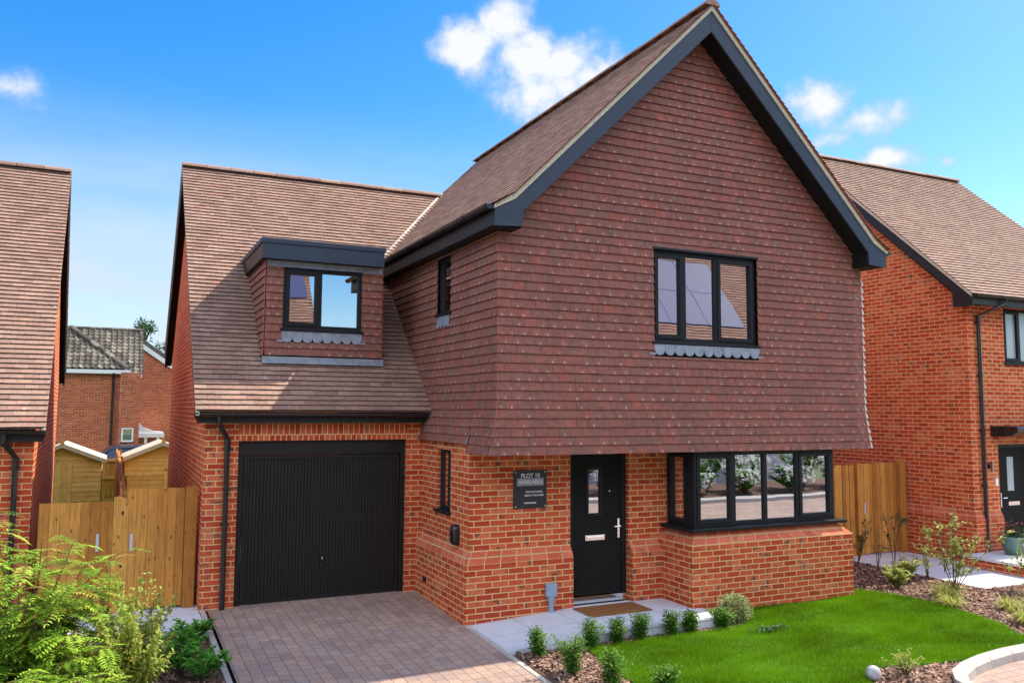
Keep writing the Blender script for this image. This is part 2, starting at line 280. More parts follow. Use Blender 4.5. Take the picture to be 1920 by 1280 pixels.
def ground_mats():
    # concrete paving slabs
    m, t, b = mat('paving_slab'); uv = N(t, 'ShaderNodeTexCoord').outputs['UV']
    n = N(t, 'ShaderNodeTexBrick'); n.offset = 0; n.inputs['Scale'].default_value = 1; n.inputs['Brick Width'].default_value = .6; n.inputs['Row Height'].default_value = .6
    n.inputs['Mortar Size'].default_value = .004; n.inputs['Color1'].default_value = (0, 0, 0, 1); n.inputs['Color2'].default_value = (1, 1, 1, 1); t.links.new(uv, n.inputs['Vector'])
    c = ramp(t, [(0, (.60, .63, .68)), (1, (.67, .70, .74))], n.outputs['Color']).outputs[0]
    c = mixc_(t, .5, c, ramp(t, [(.3, (.78, .78, .78)), (.7, (1.12, 1.12, 1.12))], noise(t, 5, 6, uv, .7)).outputs[0], 'MULTIPLY')
    c = mixc_(t, n.outputs['Fac'], c, (.16, .15, .14)); t.links.new(c, b.inputs['Base Color']); b.inputs['Roughness'].default_value = .75
    bump(t, b, noise(t, 60, 3, uv), .15, .004); MT['slab'] = m
    # block paving
    m, t, b = mat('block_paving'); uv = N(t, 'ShaderNodeTexCoord').outputs['UV']
    nn = N(t, 'ShaderNodeTexNoise'); nn.inputs['Scale'].default_value = 7; t.links.new(uv, nn.inputs['Vector'])
    vs = N(t, 'ShaderNodeVectorMath', operation='SCALE'); vs.inputs['Scale'].default_value = .012; t.links.new(nn.outputs['Color'], vs.inputs[0])
    va = N(t, 'ShaderNodeVectorMath', operation='ADD'); t.links.new(uv, va.inputs[0]); t.links.new(vs.outputs[0], va.inputs[1])
    n = N(t, 'ShaderNodeTexBrick'); n.offset = .43; n.offset_frequency = 3; n.squash = .8; n.squash_frequency = 2; n.inputs['Scale'].default_value = 1
    n.inputs['Brick Width'].default_value = .19; n.inputs['Row Height'].default_value = .128; n.inputs['Mortar Size'].default_value = .0035; n.inputs['Mortar Smooth'].default_value = .3
    n.inputs['Color1'].default_value = (0, 0, 0, 1); n.inputs['Color2'].default_value = (1, 1, 1, 1); t.links.new(va.outputs[0], n.inputs['Vector'])
    c = ramp(t, [(0, (.33, .235, .21)), (.3, (.40, .275, .22)), (.65, (.46, .325, .25)), (1, (.38, .29, .255))], n.outputs['Color']).outputs[0]
    c = mixc_(t, .6, c, ramp(t, [(.28, (.6, .6, .62)), (.72, (1.2, 1.18, 1.15))], noise(t, 26, 6, uv, .75)).outputs[0], 'MULTIPLY')
    c = mixc_(t, .7, c, ramp(t, [(.3, (.72, .70, .70)), (.7, (1.12, 1.11, 1.1))], noise(t, 1.1, 7, uv, .68)).outputs[0], 'MULTIPLY')
    c = mixc_(t, n.outputs['Fac'], c, (.085, .07, .062)); t.links.new(c, b.inputs['Base Color']); b.inputs['Roughness'].default_value = .85
    h = N(t, 'ShaderNodeMath', operation='SUBTRACT'); h.inputs[0].default_value = 1; t.links.new(n.outputs['Fac'], h.inputs[1])
    h2 = N(t, 'ShaderNodeMath', operation='MULTIPLY_ADD'); t.links.new(noise(t, 40, 4, uv, .7), h2.inputs[0]); h2.inputs[1].default_value = .5; t.links.new(h.outputs[0], h2.inputs[2])
    bump(t, b, h2.outputs[0], .6, .008); MT['paver'] = m
    # soil / bark
    m, t, b = mat('bark_mulch'); o = N(t, 'ShaderNodeTexCoord').outputs['Object']
    c = ramp(t, [(.25, (.06, .03, .02)), (.5, (.15, .08, .056)), (.75, (.28, .17, .125))], noise(t, 45, 6, o, .75)).outputs[0]
    t.links.new(c, b.inputs['Base Color']); b.inputs['Roughness'].default_value = .95; bump(t, b, noise(t, 40, 4, o), 1, .03); MT['mulch'] = m
    # turf
    m, t, b = mat('turf'); o = N(t, 'ShaderNodeTexCoord').outputs['Object']
    c = ramp(t, [(.3, (.05, .15, .002)), (.7, (.085, .24, .005))], noise(t, 3, 6, o, .7)).outputs[0]
    t.links.new(c, b.inputs['Base Color']); b.inputs['Roughness'].default_value = .9; bump(t, b, noise(t, 120, 2, o), .8, .02); MT['turf'] = m
    m, t, b = mat('concrete_kerb'); o = N(t, 'ShaderNodeTexCoord').outputs['Object']
    c = ramp(t, [(.3, (.36, .34, .31)), (.7, (.52, .49, .45))], noise(t, 12, 6, o, .7)).outputs[0]
    t.links.new(c, b.inputs['Base Color']); b.inputs['Roughness'].default_value = .85; MT['kerb'] = m
    m, t, b = mat('earth'); o = N(t, 'ShaderNodeTexCoord').outputs['Object']
    c = ramp(t, [(.3, (.06, .11, .03)), (.7, (.12, .13, .06))], noise(t, .4, 6, o, .7)).outputs[0]
    t.links.new(c, b.inputs['Base Color']); b.inputs['Roughness'].default_value = 1; MT['earth'] = m
ground_mats()
MT['chip'] = rndmat('bark_chip', [(0, (.11, .055, .04)), (.5, (.28, .165, .12)), (1, (.48, .32, .25))], rough=.9, bmp=0)
MT['blade'] = leafmat('grass_blade', [(0, (.075, .155, .001)), (.5, (.135, .29, .002)), (.96, (.19, .39, .004)), (1, (.40, .46, .09))], .35)
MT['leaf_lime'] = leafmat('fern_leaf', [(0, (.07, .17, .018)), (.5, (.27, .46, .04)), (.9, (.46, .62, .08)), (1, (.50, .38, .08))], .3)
MT['leaf_rose'] = leafmat('yellow_green_leaf', [(0, (.16, .27, .04)), (.5, (.37, .48, .09)), (.86, (.55, .60, .16)), (1, (.52, .24, .08))], .38)
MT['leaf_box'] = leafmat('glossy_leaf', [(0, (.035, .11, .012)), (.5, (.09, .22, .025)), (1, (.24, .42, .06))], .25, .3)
MT['leaf_hebe'] = leafmat('hebe_leaf', [(0, (.05, .20, .02)), (.6, (.11, .34, .035)), (1, (.22, .48, .07))], .3, .35)
MT['leaf_var'] = leafmat('variegated_leaf', [(0, (.10, .18, .05)), (.45, (.24, .30, .11)), (1, (.62, .62, .34))], .3)
MT['leaf_tuft'] = leafmat('sedge_leaf', [(0, (.18, .23, .03)), (.5, (.42, .44, .08)), (1, (.70, .66, .22))], .35)
MT['leaf_sap'] = leafmat('sapling_leaf', [(0, (.14, .22, .04)), (.5, (.32, .38, .09)), (1, (.56, .53, .18))], .4)
MT['leaf_dark'] = leafmat('dark_leaf', [(0, (.02, .055, .015)), (1, (.09, .18, .05))], .25)
MT['leaf_tree'] = leafmat('tree_leaf', [(0, (.025, .06, .018)), (1, (.09, .16, .05))], .3)
MT['petal'] = leafmat('petal', [(0, (.75, .72, .70)), (1, (.85, .84, .82))], .3)
MT['petal_pink'] = leafmat('pink_petal', [(0, (.50, .08, .12)), (1, (.65, .2, .25))], .3)

# ------------------------------------------------------------------ mesh helpers
class MB:
    """collects faces; build() links them as ONE mesh object"""
    def __init__(s): s.v = []; s.f = []; s.uv = []; s.r = []; s.T = None
    def face(s, pts, uv=None, r=0.):
        pts = [Vector(p) for p in pts]
        if uv is None:
            n = Vector((0, 0, 0))
            for i in range(len(pts)): n += pts[i].cross(pts[(i+1) % len(pts)])
            n = (pts[1]-pts[0]).cross(pts[2]-pts[0]) if n.length < 1e-9 else n
            if n.length > 0: n.normalize()
            if abs(n.z) > .72: uv = [(p.x, p.y) for p in pts]
            elif abs(n.x) > abs(n.y): uv = [(p.y, p.z) for p in pts]
            else: uv = [(p.x, p.z) for p in pts]
        if s.T is not None: pts = [s.T(p) for p in pts]
        i = len(s.v); s.v += [tuple(p) for p in pts]; s.f.append(tuple(range(i, i+len(pts)))); s.uv += uv; s.r.append(r)
    def box(s, x0, x1, y0, y1, z0, z1, r=0., skip=''):
        P = lambda a, b, c: (x1 if a else x0, y1 if b else y0, z1 if c else z0)
        F = {'-y': ((0, 0, 0), (1, 0, 0), (1, 0, 1), (0, 0, 1)), '+y': ((1, 1, 0), (0, 1, 0), (0, 1, 1), (1, 1, 1)), '-x': ((0, 1, 0), (0, 0, 0), (0, 0, 1), (0, 1, 1)),
             '+x': ((1, 0, 0), (1, 1, 0), (1, 1, 1), (1, 0, 1)), '+z': ((0, 0, 1), (1, 0, 1), (1, 1, 1), (0, 1, 1)), '-z': ((0, 1, 0), (1, 1, 0), (1, 0, 0), (0, 0, 0))}
        for k, q in F.items():
            if k not in skip.split(): s.face([P(*a) for a in q], r=r)
    def prism(s, poly, d0, d1, plane='xz', r=0.):
        """poly in 2D, extruded between d0 and d1 along the third axis"""
        def P(a, b, d): return (a, d, b) if plane == 'xz' else ((d, a, b) if plane == 'yz' else (a, b, d))
        s.face([P(a, b, d0) for a, b in poly], r=r); s.face([P(a, b, d1) for a, b in reversed(poly)], r=r)
        for i in range(len(poly)):
            a, b = poly[i], poly[(i+1) % len(poly)]
            s.face([P(*a, d0), P(*a, d1), P(*b, d1), P(*b, d0)], r=r)
    def tube(s, pts, rad, n=8, r=0., cap=True, arc=(0, 2*pi)):
        pts = [Vector(p) for p in pts]; rads = rad if isinstance(rad, (list, tuple)) else [rad]*len(pts)
        rings = []; full = abs(arc[1]-arc[0]-2*pi) < 1e-6
        for i, p in enumerate(pts):
            d = (pts[min(i+1, len(pts)-1)]-pts[max(i-1, 0)]).normalized()
            a = d.cross(Vector((0, 0, 1))); a = Vector((1, 0, 0)) if a.length < 1e-4 else a.normalized(); b = a.cross(d).normalized()
            m = n if full else n+1
            rings.append([p+(a*cos(arc[0]+(arc[1]-arc[0])*k/n)+b*sin(arc[0]+(arc[1]-arc[0])*k/n))*rads[i] for k in range(m)])
        for i in range(len(rings)-1):
            for k in range(n):
                k2 = (k+1) % len(rings[i])
                s.face([rings[i][k], rings[i][k2], rings[i+1][k2], rings[i+1][k]], uv=[(0, 0)]*4, r=r)
        if cap and full:
            s.face(rings[0][::-1], uv=[(0, 0)]*n, r=r); s.face(rings[-1], uv=[(0, 0)]*n, r=r)
    def lathe(s, prof, c=(0, 0, 0), n=20, r=0.):
        for i in range(len(prof)-1):
            for k in range(n):
                a0, a1 = 2*pi*k/n, 2*pi*(k+1)/n
                q = [(prof[i][0], prof[i][1], a0), (prof[i][0], prof[i][1], a1), (prof[i+1][0], prof[i+1][1], a1), (prof[i+1][0], prof[i+1][1], a0)]
                s.face([(c[0]+a*cos(t), c[1]+a*sin(t), c[2]+b) for a, b, t in q], uv=[(0, 0)]*4, r=r)
    def build(s, name, m, parent=None, smooth=False, bevel=0, loc=None):
        me = bpy.data.meshes.new(name); me.from_pydata(s.v, [], s.f)
        u = me.uv_layers.new(name='UVMap'); u.data.foreach_set('uv', np.array(s.uv, dtype=np.float32).ravel())
        a = me.attributes.new('rnd', 'FLOAT', 'FACE'); a.data.foreach_set('value', np.array(s.r, dtype=np.float32))
        me.materials.append(m)
        if smooth:
            import bmesh
            bm = bmesh.new(); bm.from_mesh(me); bmesh.ops.remove_doubles(bm, verts=bm.verts, dist=1e-5); bm.to_mesh(me); bm.free()
            me.polygons.foreach_set('use_smooth', [True]*len(me.polygons))
        me.update()
        o = bpy.data.objects.new(name, me); col.objects.link(o)
        if bevel:
            import bmesh
            bm = bmesh.new(); bm.from_mesh(me); bmesh.ops.remove_doubles(bm, verts=bm.verts, dist=1e-5); bm.to_mesh(me); bm.free()
            b = o.modifiers.new('bevel', 'BEVEL'); b.width = bevel; b.segments = 2; b.limit_method = 'ANGLE'
        if parent is not None: o.parent = parent
        if loc is not None: o.location = loc
        return o
def tag(o, label=None, cat=None, group=None, kind=None):
    if label: o['label'] = label
    if cat: o['category'] = cat
    if group: o['group'] = group
    if kind: o['kind'] = kind
    return o
def thing(name, label, cat, loc=(0, 0, 0), rz=0, group=None):
    o = bpy.data.objects.new(name, None); col.objects.link(o); o.location = loc; o.rotation_euler = (0, 0, rz); o.empty_display_size = .2
    return tag(o, label, cat, group)
def copy_tree(o, parent=None):
    c = o.copy(); col.objects.link(c)
    if parent is not None: c.parent = parent
    for ch in list(o.children): copy_tree(ch, c)
    return c

def wall(mb, T, u0, u1, z0, z1, openings=(), reveal=.1):
    """sheet of wall in (u, depth, z); openings (u0,u1,z0,z1) get reveals of their own"""
    us = sorted({u0, u1, *[a for o in openings for a in o[:2] if u0 < a < u1]}); zs = sorted({z0, z1, *[a for o in openings for a in o[2:4] if z0 < a < z1]})
    for i in range(len(us)-1):
        for j in range(len(zs)-1):
            a, b, c, d = us[i], us[i+1], zs[j], zs[j+1]; cu, cz = (a+b)/2, (c+d)/2
            if any(o[0] < cu < o[1] and o[2] < cz < o[3] for o in openings): continue
            mb.face([T(a, 0, c), T(b, 0, c), T(b, 0, d), T(a, 0, d)])
    for a, b, c, d in openings:
        mb.face([T(a, 0, c), T(a, -reveal, c), T(a, -reveal, d), T(a, 0, d)]); mb.face([T(b, -reveal, c), T(b, 0, c), T(b, 0, d), T(b, -reveal, d)])
        mb.face([T(a, 0, d), T(a, -reveal, d), T(b, -reveal, d), T(b, 0, d)]); mb.face([T(a, -reveal, c), T(a, 0, c), T(b, 0, c), T(b, -reveal, c)])
def FY(y0): return lambda u, d, z: (u, y0-d, z)          # wall facing -Y, d outwards
def FX(x0): return lambda u, d, z: (x0-d, u, z)          # wall facing -X

def tiles(mb, P0, U, V, W, H, gauge=.1, tw=.165, th=.017, lo=None, hi=None, holes=(), jit=1., lap=.03, lift=.015, hi_r=3):
    """real lapped courses of plain tiles; lo/hi(v) clip each course, holes (u0,u1,v0,v1) are left open"""
    P0 = Vector(P0); U = Vector(U).normalized(); V = Vector(V).normalized(); Nn = U.cross(V)
    nrow = int(math.ceil(H/gauge-1e-6))
    for k in range(nrow):
        v0 = k*gauge; v1 = min(v0+gauge+lap, H+.02)
        off = (k % 2)*tw*.5+random.uniform(-.012, .012)*jit
        l0, l1 = (lo(v0), lo(min(v1, H))) if lo else (0., 0.); h0, h1 = (hi(v0), hi(min(v1, H))) if hi else (W, W)
        u = min(l0, l1)-tw+off-((min(l0, l1)) % tw)
        wob = random.uniform(-.002, .002)*jit
        while u < max(h0, h1):
            a, b = u+.0012, u+tw-.0012; u += tw
            pieces = [(a, b, v0, v1)]
            for (q0, q1, r0, r1) in holes:
                nx = []
                for (a2, b2, c2, d2) in pieces:
                    if b2 <= q0 or a2 >= q1 or d2 <= r0 or c2 >= r1: nx.append((a2, b2, c2, d2)); continue
                    if a2 < q0: nx.append((a2, q0, c2, d2))
                    if b2 > q1: nx.append((q1, b2, c2, d2))
                    m0, m1 = max(a2, q0), min(b2, q1)
                    if c2 < r0: nx.append((m0, m1, c2, r0))
                    if d2 > r1 and r1-c2 < gauge*.8: nx.append((m0, m1, r1, d2))
                pieces = nx
            rv = random.random(); j1 = random.uniform(-.0022, .0022)*jit; j2 = random.uniform(-.0022, .0022)*jit; jv = random.uniform(-.0025, .0025)*jit+wob
            for (a2, b2, c2, d2) in pieces:
                A0, B0, A1, B1 = max(a2, l0), min(b2, h0), max(a2, l1), min(b2, h1)
                if B0-A0 < .004 and B1-A1 < .004: continue
                if B0 < A0: A0 = B0 = (A0+B0)/2
                if B1 < A1: A1 = B1 = (A1+B1)/2
                sc = (d2-c2)/(gauge+lap); hb = lift+th; ht = th*.35+(lift+th)*(1-sc)*.8
                jv_ = jv if c2 == v0 else 0
                p = [P0+U*A0+V*(c2+jv_)+Nn*(hb+j1), P0+U*B0+V*(c2+jv_)+Nn*(hb+j2), P0+U*B1+V*d2+Nn*ht, P0+U*A1+V*d2+Nn*ht]
                q = [x-Nn*th for x in p[:2]]
                mb.face(p, uv=[(0, 0), (1, 0), (1, 1), (0, 1)], r=rv)
                mb.face([q[0], q[1], p[1], p[0]], uv=[(0, 0)]*4, r=1.5)
                mb.face([q[0], p[0], p[3]], uv=[(0, 0)]*3, r=3 if a2 <= l0 else 1.5); mb.face([p[1], q[1], p[2]], uv=[(0, 0)]*3, r=hi_r if b2 >= h0 else 1.5)
def roofdeck(mb, P0, U, V, W, H, drop=.012):
    P0 = Vector(P0); U = Vector(U).normalized(); V = Vector(V).normalized(); n = U.cross(V)
    mb.face([P0-n*drop, P0+U*W-n*drop, P0+U*W+V*H-n*drop, P0+V*H-n*drop], r=.3)
def ridge_tiles(mb, a, b, rad=.11, seg=.42, ang=.62, base=None):
    """angled / half round ridge tiles butted end to end with dark joints"""
    a, b = Vector(a), Vector(b); L = (b-a).length; d = (b-a).normalized(); n = max(1, round(L/seg)); s = L/n
    side = d.cross(Vector((0, 0, 1))).normalized(); up = side.cross(d).normalized()
    for i in range(n):
        p, q = a+d*(i*s+.004), a+d*((i+1)*s-.004); rv = random.random(); k = 8; lift = random.uniform(-.004, .004)
        ring = [(side*cos(pi*j/k)*rad*1.15+up*(sin(pi*j/k)*rad*.8-rad*.35+lift)) for j in range(k+1)]
        for j in range(k): mb.face([p+ring[j], p+ring[j+1], q+ring[j+1], q+ring[j]], uv=[(0, 0)]*4, r=rv)
        mb.face([p+x for x in ring], uv=[(0, 0)]*(k+1), r=rv); mb.face([q+x for x in ring][::-1], uv=[(0, 0)]*(k+1), r=rv)
def gutter(mb, a, b, rad=.06):
    """half round gutter with brackets"""
    a, b = Vector(a), Vector(b); d = (b-a).normalized(); side = d.cross(Vector((0, 0, 1))).normalized(); up = Vector((0, 0, 1)); k = 8
    for rr in (rad, rad-.008):
        ring = [side*cos(pi+pi*j/k)*rr+up*sin(pi+pi*j/k)*rr for j in range(k+1)]
        for j in range(k): mb.face([a+ring[j], a+ring[j+1], b+ring[j+1], b+ring[j]], uv=[(0, 0)]*4)
        if rr == rad:
            for p in (a, b): mb.face([p+x for x in ring], uv=[(0, 0)]*(k+1))
    for sgn in (1, -1):
        p = side*sgn*rad; q = side*sgn*(rad-.008); mb.face([a+p, a+q, b+q, b+p], uv=[(0, 0)]*4)
    L = (b-a).length; n = int(L/.8)+1
    for i in range(n+1):
        c = a+d*(L*i/n if 0 < i < n else (.03 if i == 0 else L-.03)); rr = rad+.006
        ring = [side*cos(pi+pi*j/k)*rr+up*sin(pi+pi*j/k)*rr for j in range(k+1)]
        for j in range(k): mb.face([c-d*.02+ring[j], c-d*.02+ring[j+1], c+d*.02+ring[j+1], c+d*.02+ring[j]], uv=[(0, 0)]*4)
def downpipe(parent, gx, gy, gz, wx, wy, z0, toward, kick=True, r=.036):
    """swan neck from the gutter (gx,gy,gz) to the wall, then straight down; toward = unit vector out of the wall"""
    mb = MB(); t = Vector(toward); top = Vector((gx, gy, gz)); w = Vector((wx, wy, 0))+t*.055
    pts = [top, top-Vector((0, 0, .10)), Vector((w.x, w.y, gz-.30)), Vector((w.x, w.y, z0+.25 if kick else z0))]
    if kick: pts += [Vector((w.x, w.y, z0))]
    mb.tube(pts, r, 10)
    for z in np.arange(gz-.42, z0+.2, -1.0): mb.tube([(w.x, w.y, z-.025), (w.x, w.y, z+.025)], r+.008, 10); mb.box(min(w.x, w.x-t.x*.055)-.05*abs(t.y), max(w.x, w.x-t.x*.055)+.05*abs(t.y), min(w.y, w.y-t.y*.055)-.05*abs(t.x), max(w.y, w.y-t.y*.055)+.05*abs(t.x), z-.012, z+.012)
    mb.tube([(w.x, w.y, gz-.36), (w.x, w.y, gz-.30)], r+.007, 10)
    return mb.build('downpipe', MT['gloss'], parent, smooth=False)

def window(parent, T, u0, u1, z0, z1, splits, sashes, depth=.07, inset=.05, fw=.055, glass='glass', sill=.05, sillz=.035, name='window', frost=()):
    """frame is the part; panes, sashes and sill are sub-parts.  T maps (u, d, z); splits are mullion centres"""
    m = MB()
    tf = lambda a, b, c, d, e, f: m_box(m, T, a, b, c, d, e, f)
    d0, d1 = -inset-depth, -inset
    tf(u0, u0+fw, d0, d1, z0, z1); tf(u1-fw, u1, d0, d1, z0, z1); tf(u0+fw, u1-fw, d0, d1, z1-fw, z1); tf(u0+fw, u1-fw, d0, d1, z0, z0+fw)
    for s in splits: tf(s-.032, s+.032, d0, d1, z0+fw, z1-fw)
    fr = m.build(name, MT['frame'], parent, bevel=.004)
    e = [u0+fw]+[x for s in splits for x in (s-.032, s+.032)]+[u1-fw]
    for i in range(len(splits)+1):
        a, b = e[2*i], e[2*i+1]; c, d = z0+fw, z1-fw
        if sashes[i]:
            q = MB(); sw = .042; dd = (-inset-.05, -inset+.014)
            for bx in ((a-.012, a+sw, c-.012, d+.012), (b-sw, b+.012, c-.012, d+.012), (a+sw, b-sw, d-sw, d+.012), (a+sw, b-sw, c-.012, c+sw)): m_box(q, T, bx[0], bx[1], dd[0], dd[1], bx[2], bx[3])
            q.build('sash', MT['frame'], fr, bevel=.004)
            a, b, c, d = a+sw, b-sw, c+sw, d-sw
        g = MB(); g.face([T(a, -inset-.03, c), T(b, -inset-.03, c), T(b, -inset-.03, d), T(a, -inset-.03, d)])
        o = g.build('pane', MT['frost'] if i in frost else MT[glass], fr)
    if sill:
        q = MB(); m_box(q, T, u0-.03, u1+.03, -inset-.05, sill, z0-sillz, z0-.001); q.build('sill', MT['frame'], fr, bevel=.006)
    return fr
def m_box(m, T, a, b, d0, d1, z0, z1, r=0.):
    P = [T(x, y, z) for z in (z0, z1) for y in (d0, d1) for x in (a, b)]
    for q in ((0, 1, 3, 2), (4, 6, 7, 5), (0, 4, 5, 1), (2, 3, 7, 6), (0, 2, 6, 4), (1, 5, 7, 3)): m.face([P[i] for i in q], r=r)
def scallops(parent, T, u0, u1, z0, z1, n, ear=.07):
    """lead apron with rounded tongues under a sill"""
    m = MB(); w = (u1-u0)/n
    for i in range(n):
        c = u0+w*(i+.5); rr = w*.47; pts = [(c-rr, z1), (c+rr, z1)]+[(c+rr*cos(-pi*k/8), z0+rr*.8+rr*.8*sin(-pi*k/8)) for k in range(9)]
        f = [T(a, .034+(z1-b)*.02, b) for a, b in pts]; g = [T(a, .026, b) for a, b in pts]
        m.face(f); m.face(g[::-1])
        for k in range(len(f)): m.face([f[k], g[k], g[(k+1) % len(f)], f[(k+1) % len(f)]])
    m_box(m, T, u0-.01, u1+.01, .024, .03, z0+w*.35, z1)
    m_box(m, T, u0-ear, u0+.02, .024, .032, z0+.005, z0+.03); m_box(m, T, u1-.02, u1+ear, .024, .032, z0+.005, z0+.03)
    return m.build('lead_apron', MT['lead'], parent)

# ------------------------------------------------------------------ the setting
def sheet(name, poly, z, m, kind='structure', swap=False, thick=None):
    mb = MB(); zf = z if callable(z) else (lambda x, y: z)
    pts = [(x, y, zf(x, y)) for x, y in poly]
    mb.face(pts, uv=[(y, x) if swap else (x, y) for x, y in poly])
    if thick:
        for i in range(len(pts)):
            a, b = pts[i], pts[(i+1) % len(pts)]; mb.face([(a[0], a[1], a[2]-thick), (b[0], b[1], b[2]-thick), b, a])
    o = mb.build(name, m); tag(o, kind=kind); return o
sheet('ground', [(-400, -400), (400, -400), (400, 600), (-400, 600)], -.30, MT['earth'])
dz = lambda x, y: -.005-.031*max(0, 2.62-y) if y > -3 else -.18
mbd = MB(); mbd.face([(-2.97, 2.66, -.003), (-2.97, -1.6, -.125), (-.15, -1.6, -.125), (-.15, 2.66, -.003)], uv=[(2.66, -2.97), (-1.6, -2.97), (-1.6, -.15), (2.66, -.15)])
mbd.face([(-2.97, -1.6, -.125), (-2.97, -4.6, -.165), (-.15, -4.6, -.165), (-.15, -1.6, -.125)], uv=[(-1.6, -2.97), (-4.6, -2.97), (-4.6, -.15), (-1.6, -.15)])
tag(mbd.build('driveway', MT['paver']), kind='structure')
mbe = MB()
for xx in (-3.07, -.15):
    for i in range(8):
        ya, yb = 2.6-i*.915, 2.6-(i+1)*.915+.006
        if xx > -1: ya, yb = ya-1.95, yb-1.95
        za, zb = -.01-.03*(2.6-ya), -.01-.03*(2.6-yb)
        if za < -.16: za, zb = max(za, -.16), max(zb, -.16)
        P = [(xx, ya), (xx+.06, ya), (xx+.06, yb), (xx, yb)]; Z = [za, za, zb, zb]
        mbe.face([(p[0], p[1], z+.018) for p, z in zip(P, Z)][::-1])
        for k in range(4):
            k2 = (k+1) % 4; mbe.face([(P[k][0], P[k][1], Z[k]-.1), (P[k2][0], P[k2][1], Z[k2]-.1), (P[k2][0], P[k2][1], Z[k2]+.018), (P[k][0], P[k][1], Z[k]+.018)])
tag(mbe.build('path_edging', MT['kerb']), kind='structure')
pz = lambda x, y: -.055+min(1, max(0, x/1.3))*.075
mbp = MB()
for xa, xb in ((-.09, .5), (.5, 1.3), (1.3, 2.95)):
    P = [(xa, -.60), (xb, -.60), (xb, .70), (xa, .70)]; mbp.face([(x, y, pz(x, y)) for x, y in P], uv=[(x+.1, y+.6) for x, y in P])
    mbp.face([(xa, -.6, -.2), (xb, -.6, -.2), (xb, -.6, pz(xb, 0)), (xa, -.6, pz(xa, 0))])
mbp.face([(2.95, -.6, -.2), (2.95, .7, -.2), (2.95, .7, pz(2, 0)), (2.95, -.6, pz(2, 0))]); mbp.face([(-.09, .7, -.2), (-.09, -.6, -.2), (-.09, -.6, -.055), (-.09, .7, -.055)])
tag(mbp.build('path', MT['slab']), kind='structure')
o = sheet('gate_paving', [(-5.0, 1.50), (-3.08, 1.62), (-3.08, 2.95), (-5.0, 2.95)], -.01, MT['slab'], thick=.2)
o = sheet('neighbour_path', [(8.1, -.45), (9.9, -.45), (9.9, 2.6), (8.1, 2.6)], -.10, MT['slab'], thick=.2)
sheet('mulch_bed', [(-6.5, 1.5), (-6.5, -5), (-3.07, -5), (-3.07, 1.5)], -.085, MT['mulch'])
LAWN = [(.78, -.74), (1.3, -.80), (2.2, -.74), (3.05, -.72), (3.32, -.55), (3.45, -.06), (5.69, -.06), (5.72, .4), (6.05, .42), (6.25, .05), (6.38, -.45), (6.42, -.9), (6.33, -1.4), (6.15, -2.0), (5.85, -2.55), (5.45, -2.80), (4.5, -2.86), (3.95, -2.80), (3.45, -2.68), (3.1, -2.62), (2.85, -2.85), (2.5, -3.3), (1.9, -3.5), (.95, -3.4), (.62, -2.6), (.58, -2.1), (.62, -1.6), (.72, -1.1)]
sheet('lawn', LAWN, -.075, MT['turf'], thick=.05)
sheet('back_lawn', [(-14, 3.2), (-3.0, 3.2), (-3.0, 24), (-14, 24)], -.15, MT['turf'])
# kerb and block paved road beyond it
K = [(9.3, -2.95), (6.4, -2.95), (5.4, -2.93), (4.9, -2.94), (4.45, -3.0), (4.05, -3.10), (3.72, -3.24), (3.50, -3.44), (3.38, -3.75), (3.36, -4.2), (3.36, -5.2)]
def offs(path, d):
    out = []
    for i, p in enumerate(path):
        a, b = Vector(path[max(i-1, 0)]), Vector(path[min(i+1, len(path)-1)]); t = (b-a).normalized(); out.append((p[0]-t.y*d, p[1]+t.x*d))
    return out
mk = MB(); Ki, Ko = offs(K, -.07), offs(K, .07)
sheet('mulch_bed', [(-.09, -.60), (-.09, -5.2)]+[p for p in K[::-1]]+[(9.3, -.45), (8.1, -.45), (8.1, 2.6), (5.4, 2.6), (5.4, -.2), (2.95, -.2), (2.95, -.6)], -.098, MT['mulch'], thick=.12)
for i in range(len(K)-1):
    e = .012
    def sh(P, i, f): return (P[i][0]*(1-f)+P[i+1][0]*f, P[i][1]*(1-f)+P[i+1][1]*f)
    nseg = max(1, round((Vector(K[i+1])-Vector(K[i])).length/.75))
    for s_ in range(nseg):
        f0, f1 = (s_+.008)/nseg, (s_+1-.008)/nseg
        a0, a1, b0, b1 = sh(Ki, i, f0), sh(Ki, i, f1), sh(Ko, i, f0), sh(Ko, i, f1); zt, zb = -.012, -.25
        c0 = tuple(Vector(b0)*.8+Vector(a0)*.2); c1 = tuple(Vector(b1)*.8+Vector(a1)*.2)
        mk.face([(*a0, zb), (*a1, zb), (*a1, zt), (*a0, zt)]); mk.face([(*a0, zt), (*a1, zt), (*c1, zt), (*c0, zt)]); mk.face([(*c0, zt), (*c1, zt), (*b1, zt-.03), (*b0, zt-.03)])
        mk.face([(*b0, zt-.03), (*b1, zt-.03), (*b1, zb), (*b0, zb)]); mk.face([(*a0, zb), (*a0, zt), (*c0, zt), (*b0, zt-.03), (*b0, zb)]); mk.face([(*a1, zb), (*b1, zb), (*b1, zt-.03), (*c1, zt), (*a1, zt)])
tag(mk.build('kerb', MT['kerb']), kind='structure')
sheet('road', [p for p in Ko]+[(-30, -5.2), (-30, -10.6), (40, -10.6), (40, -2.95)], -.13, MT['paver'])
sheet('pavement', [(-30, -10.6), (40, -10.6), (40, -11.2), (-30, -11.2)], -.03, MT['kerb'], thick=.25)
sheet('front_garden', [(-30, -11.2), (40, -11.2), (40, -15.5), (-30, -15.5)], -.05, MT['mulch'])

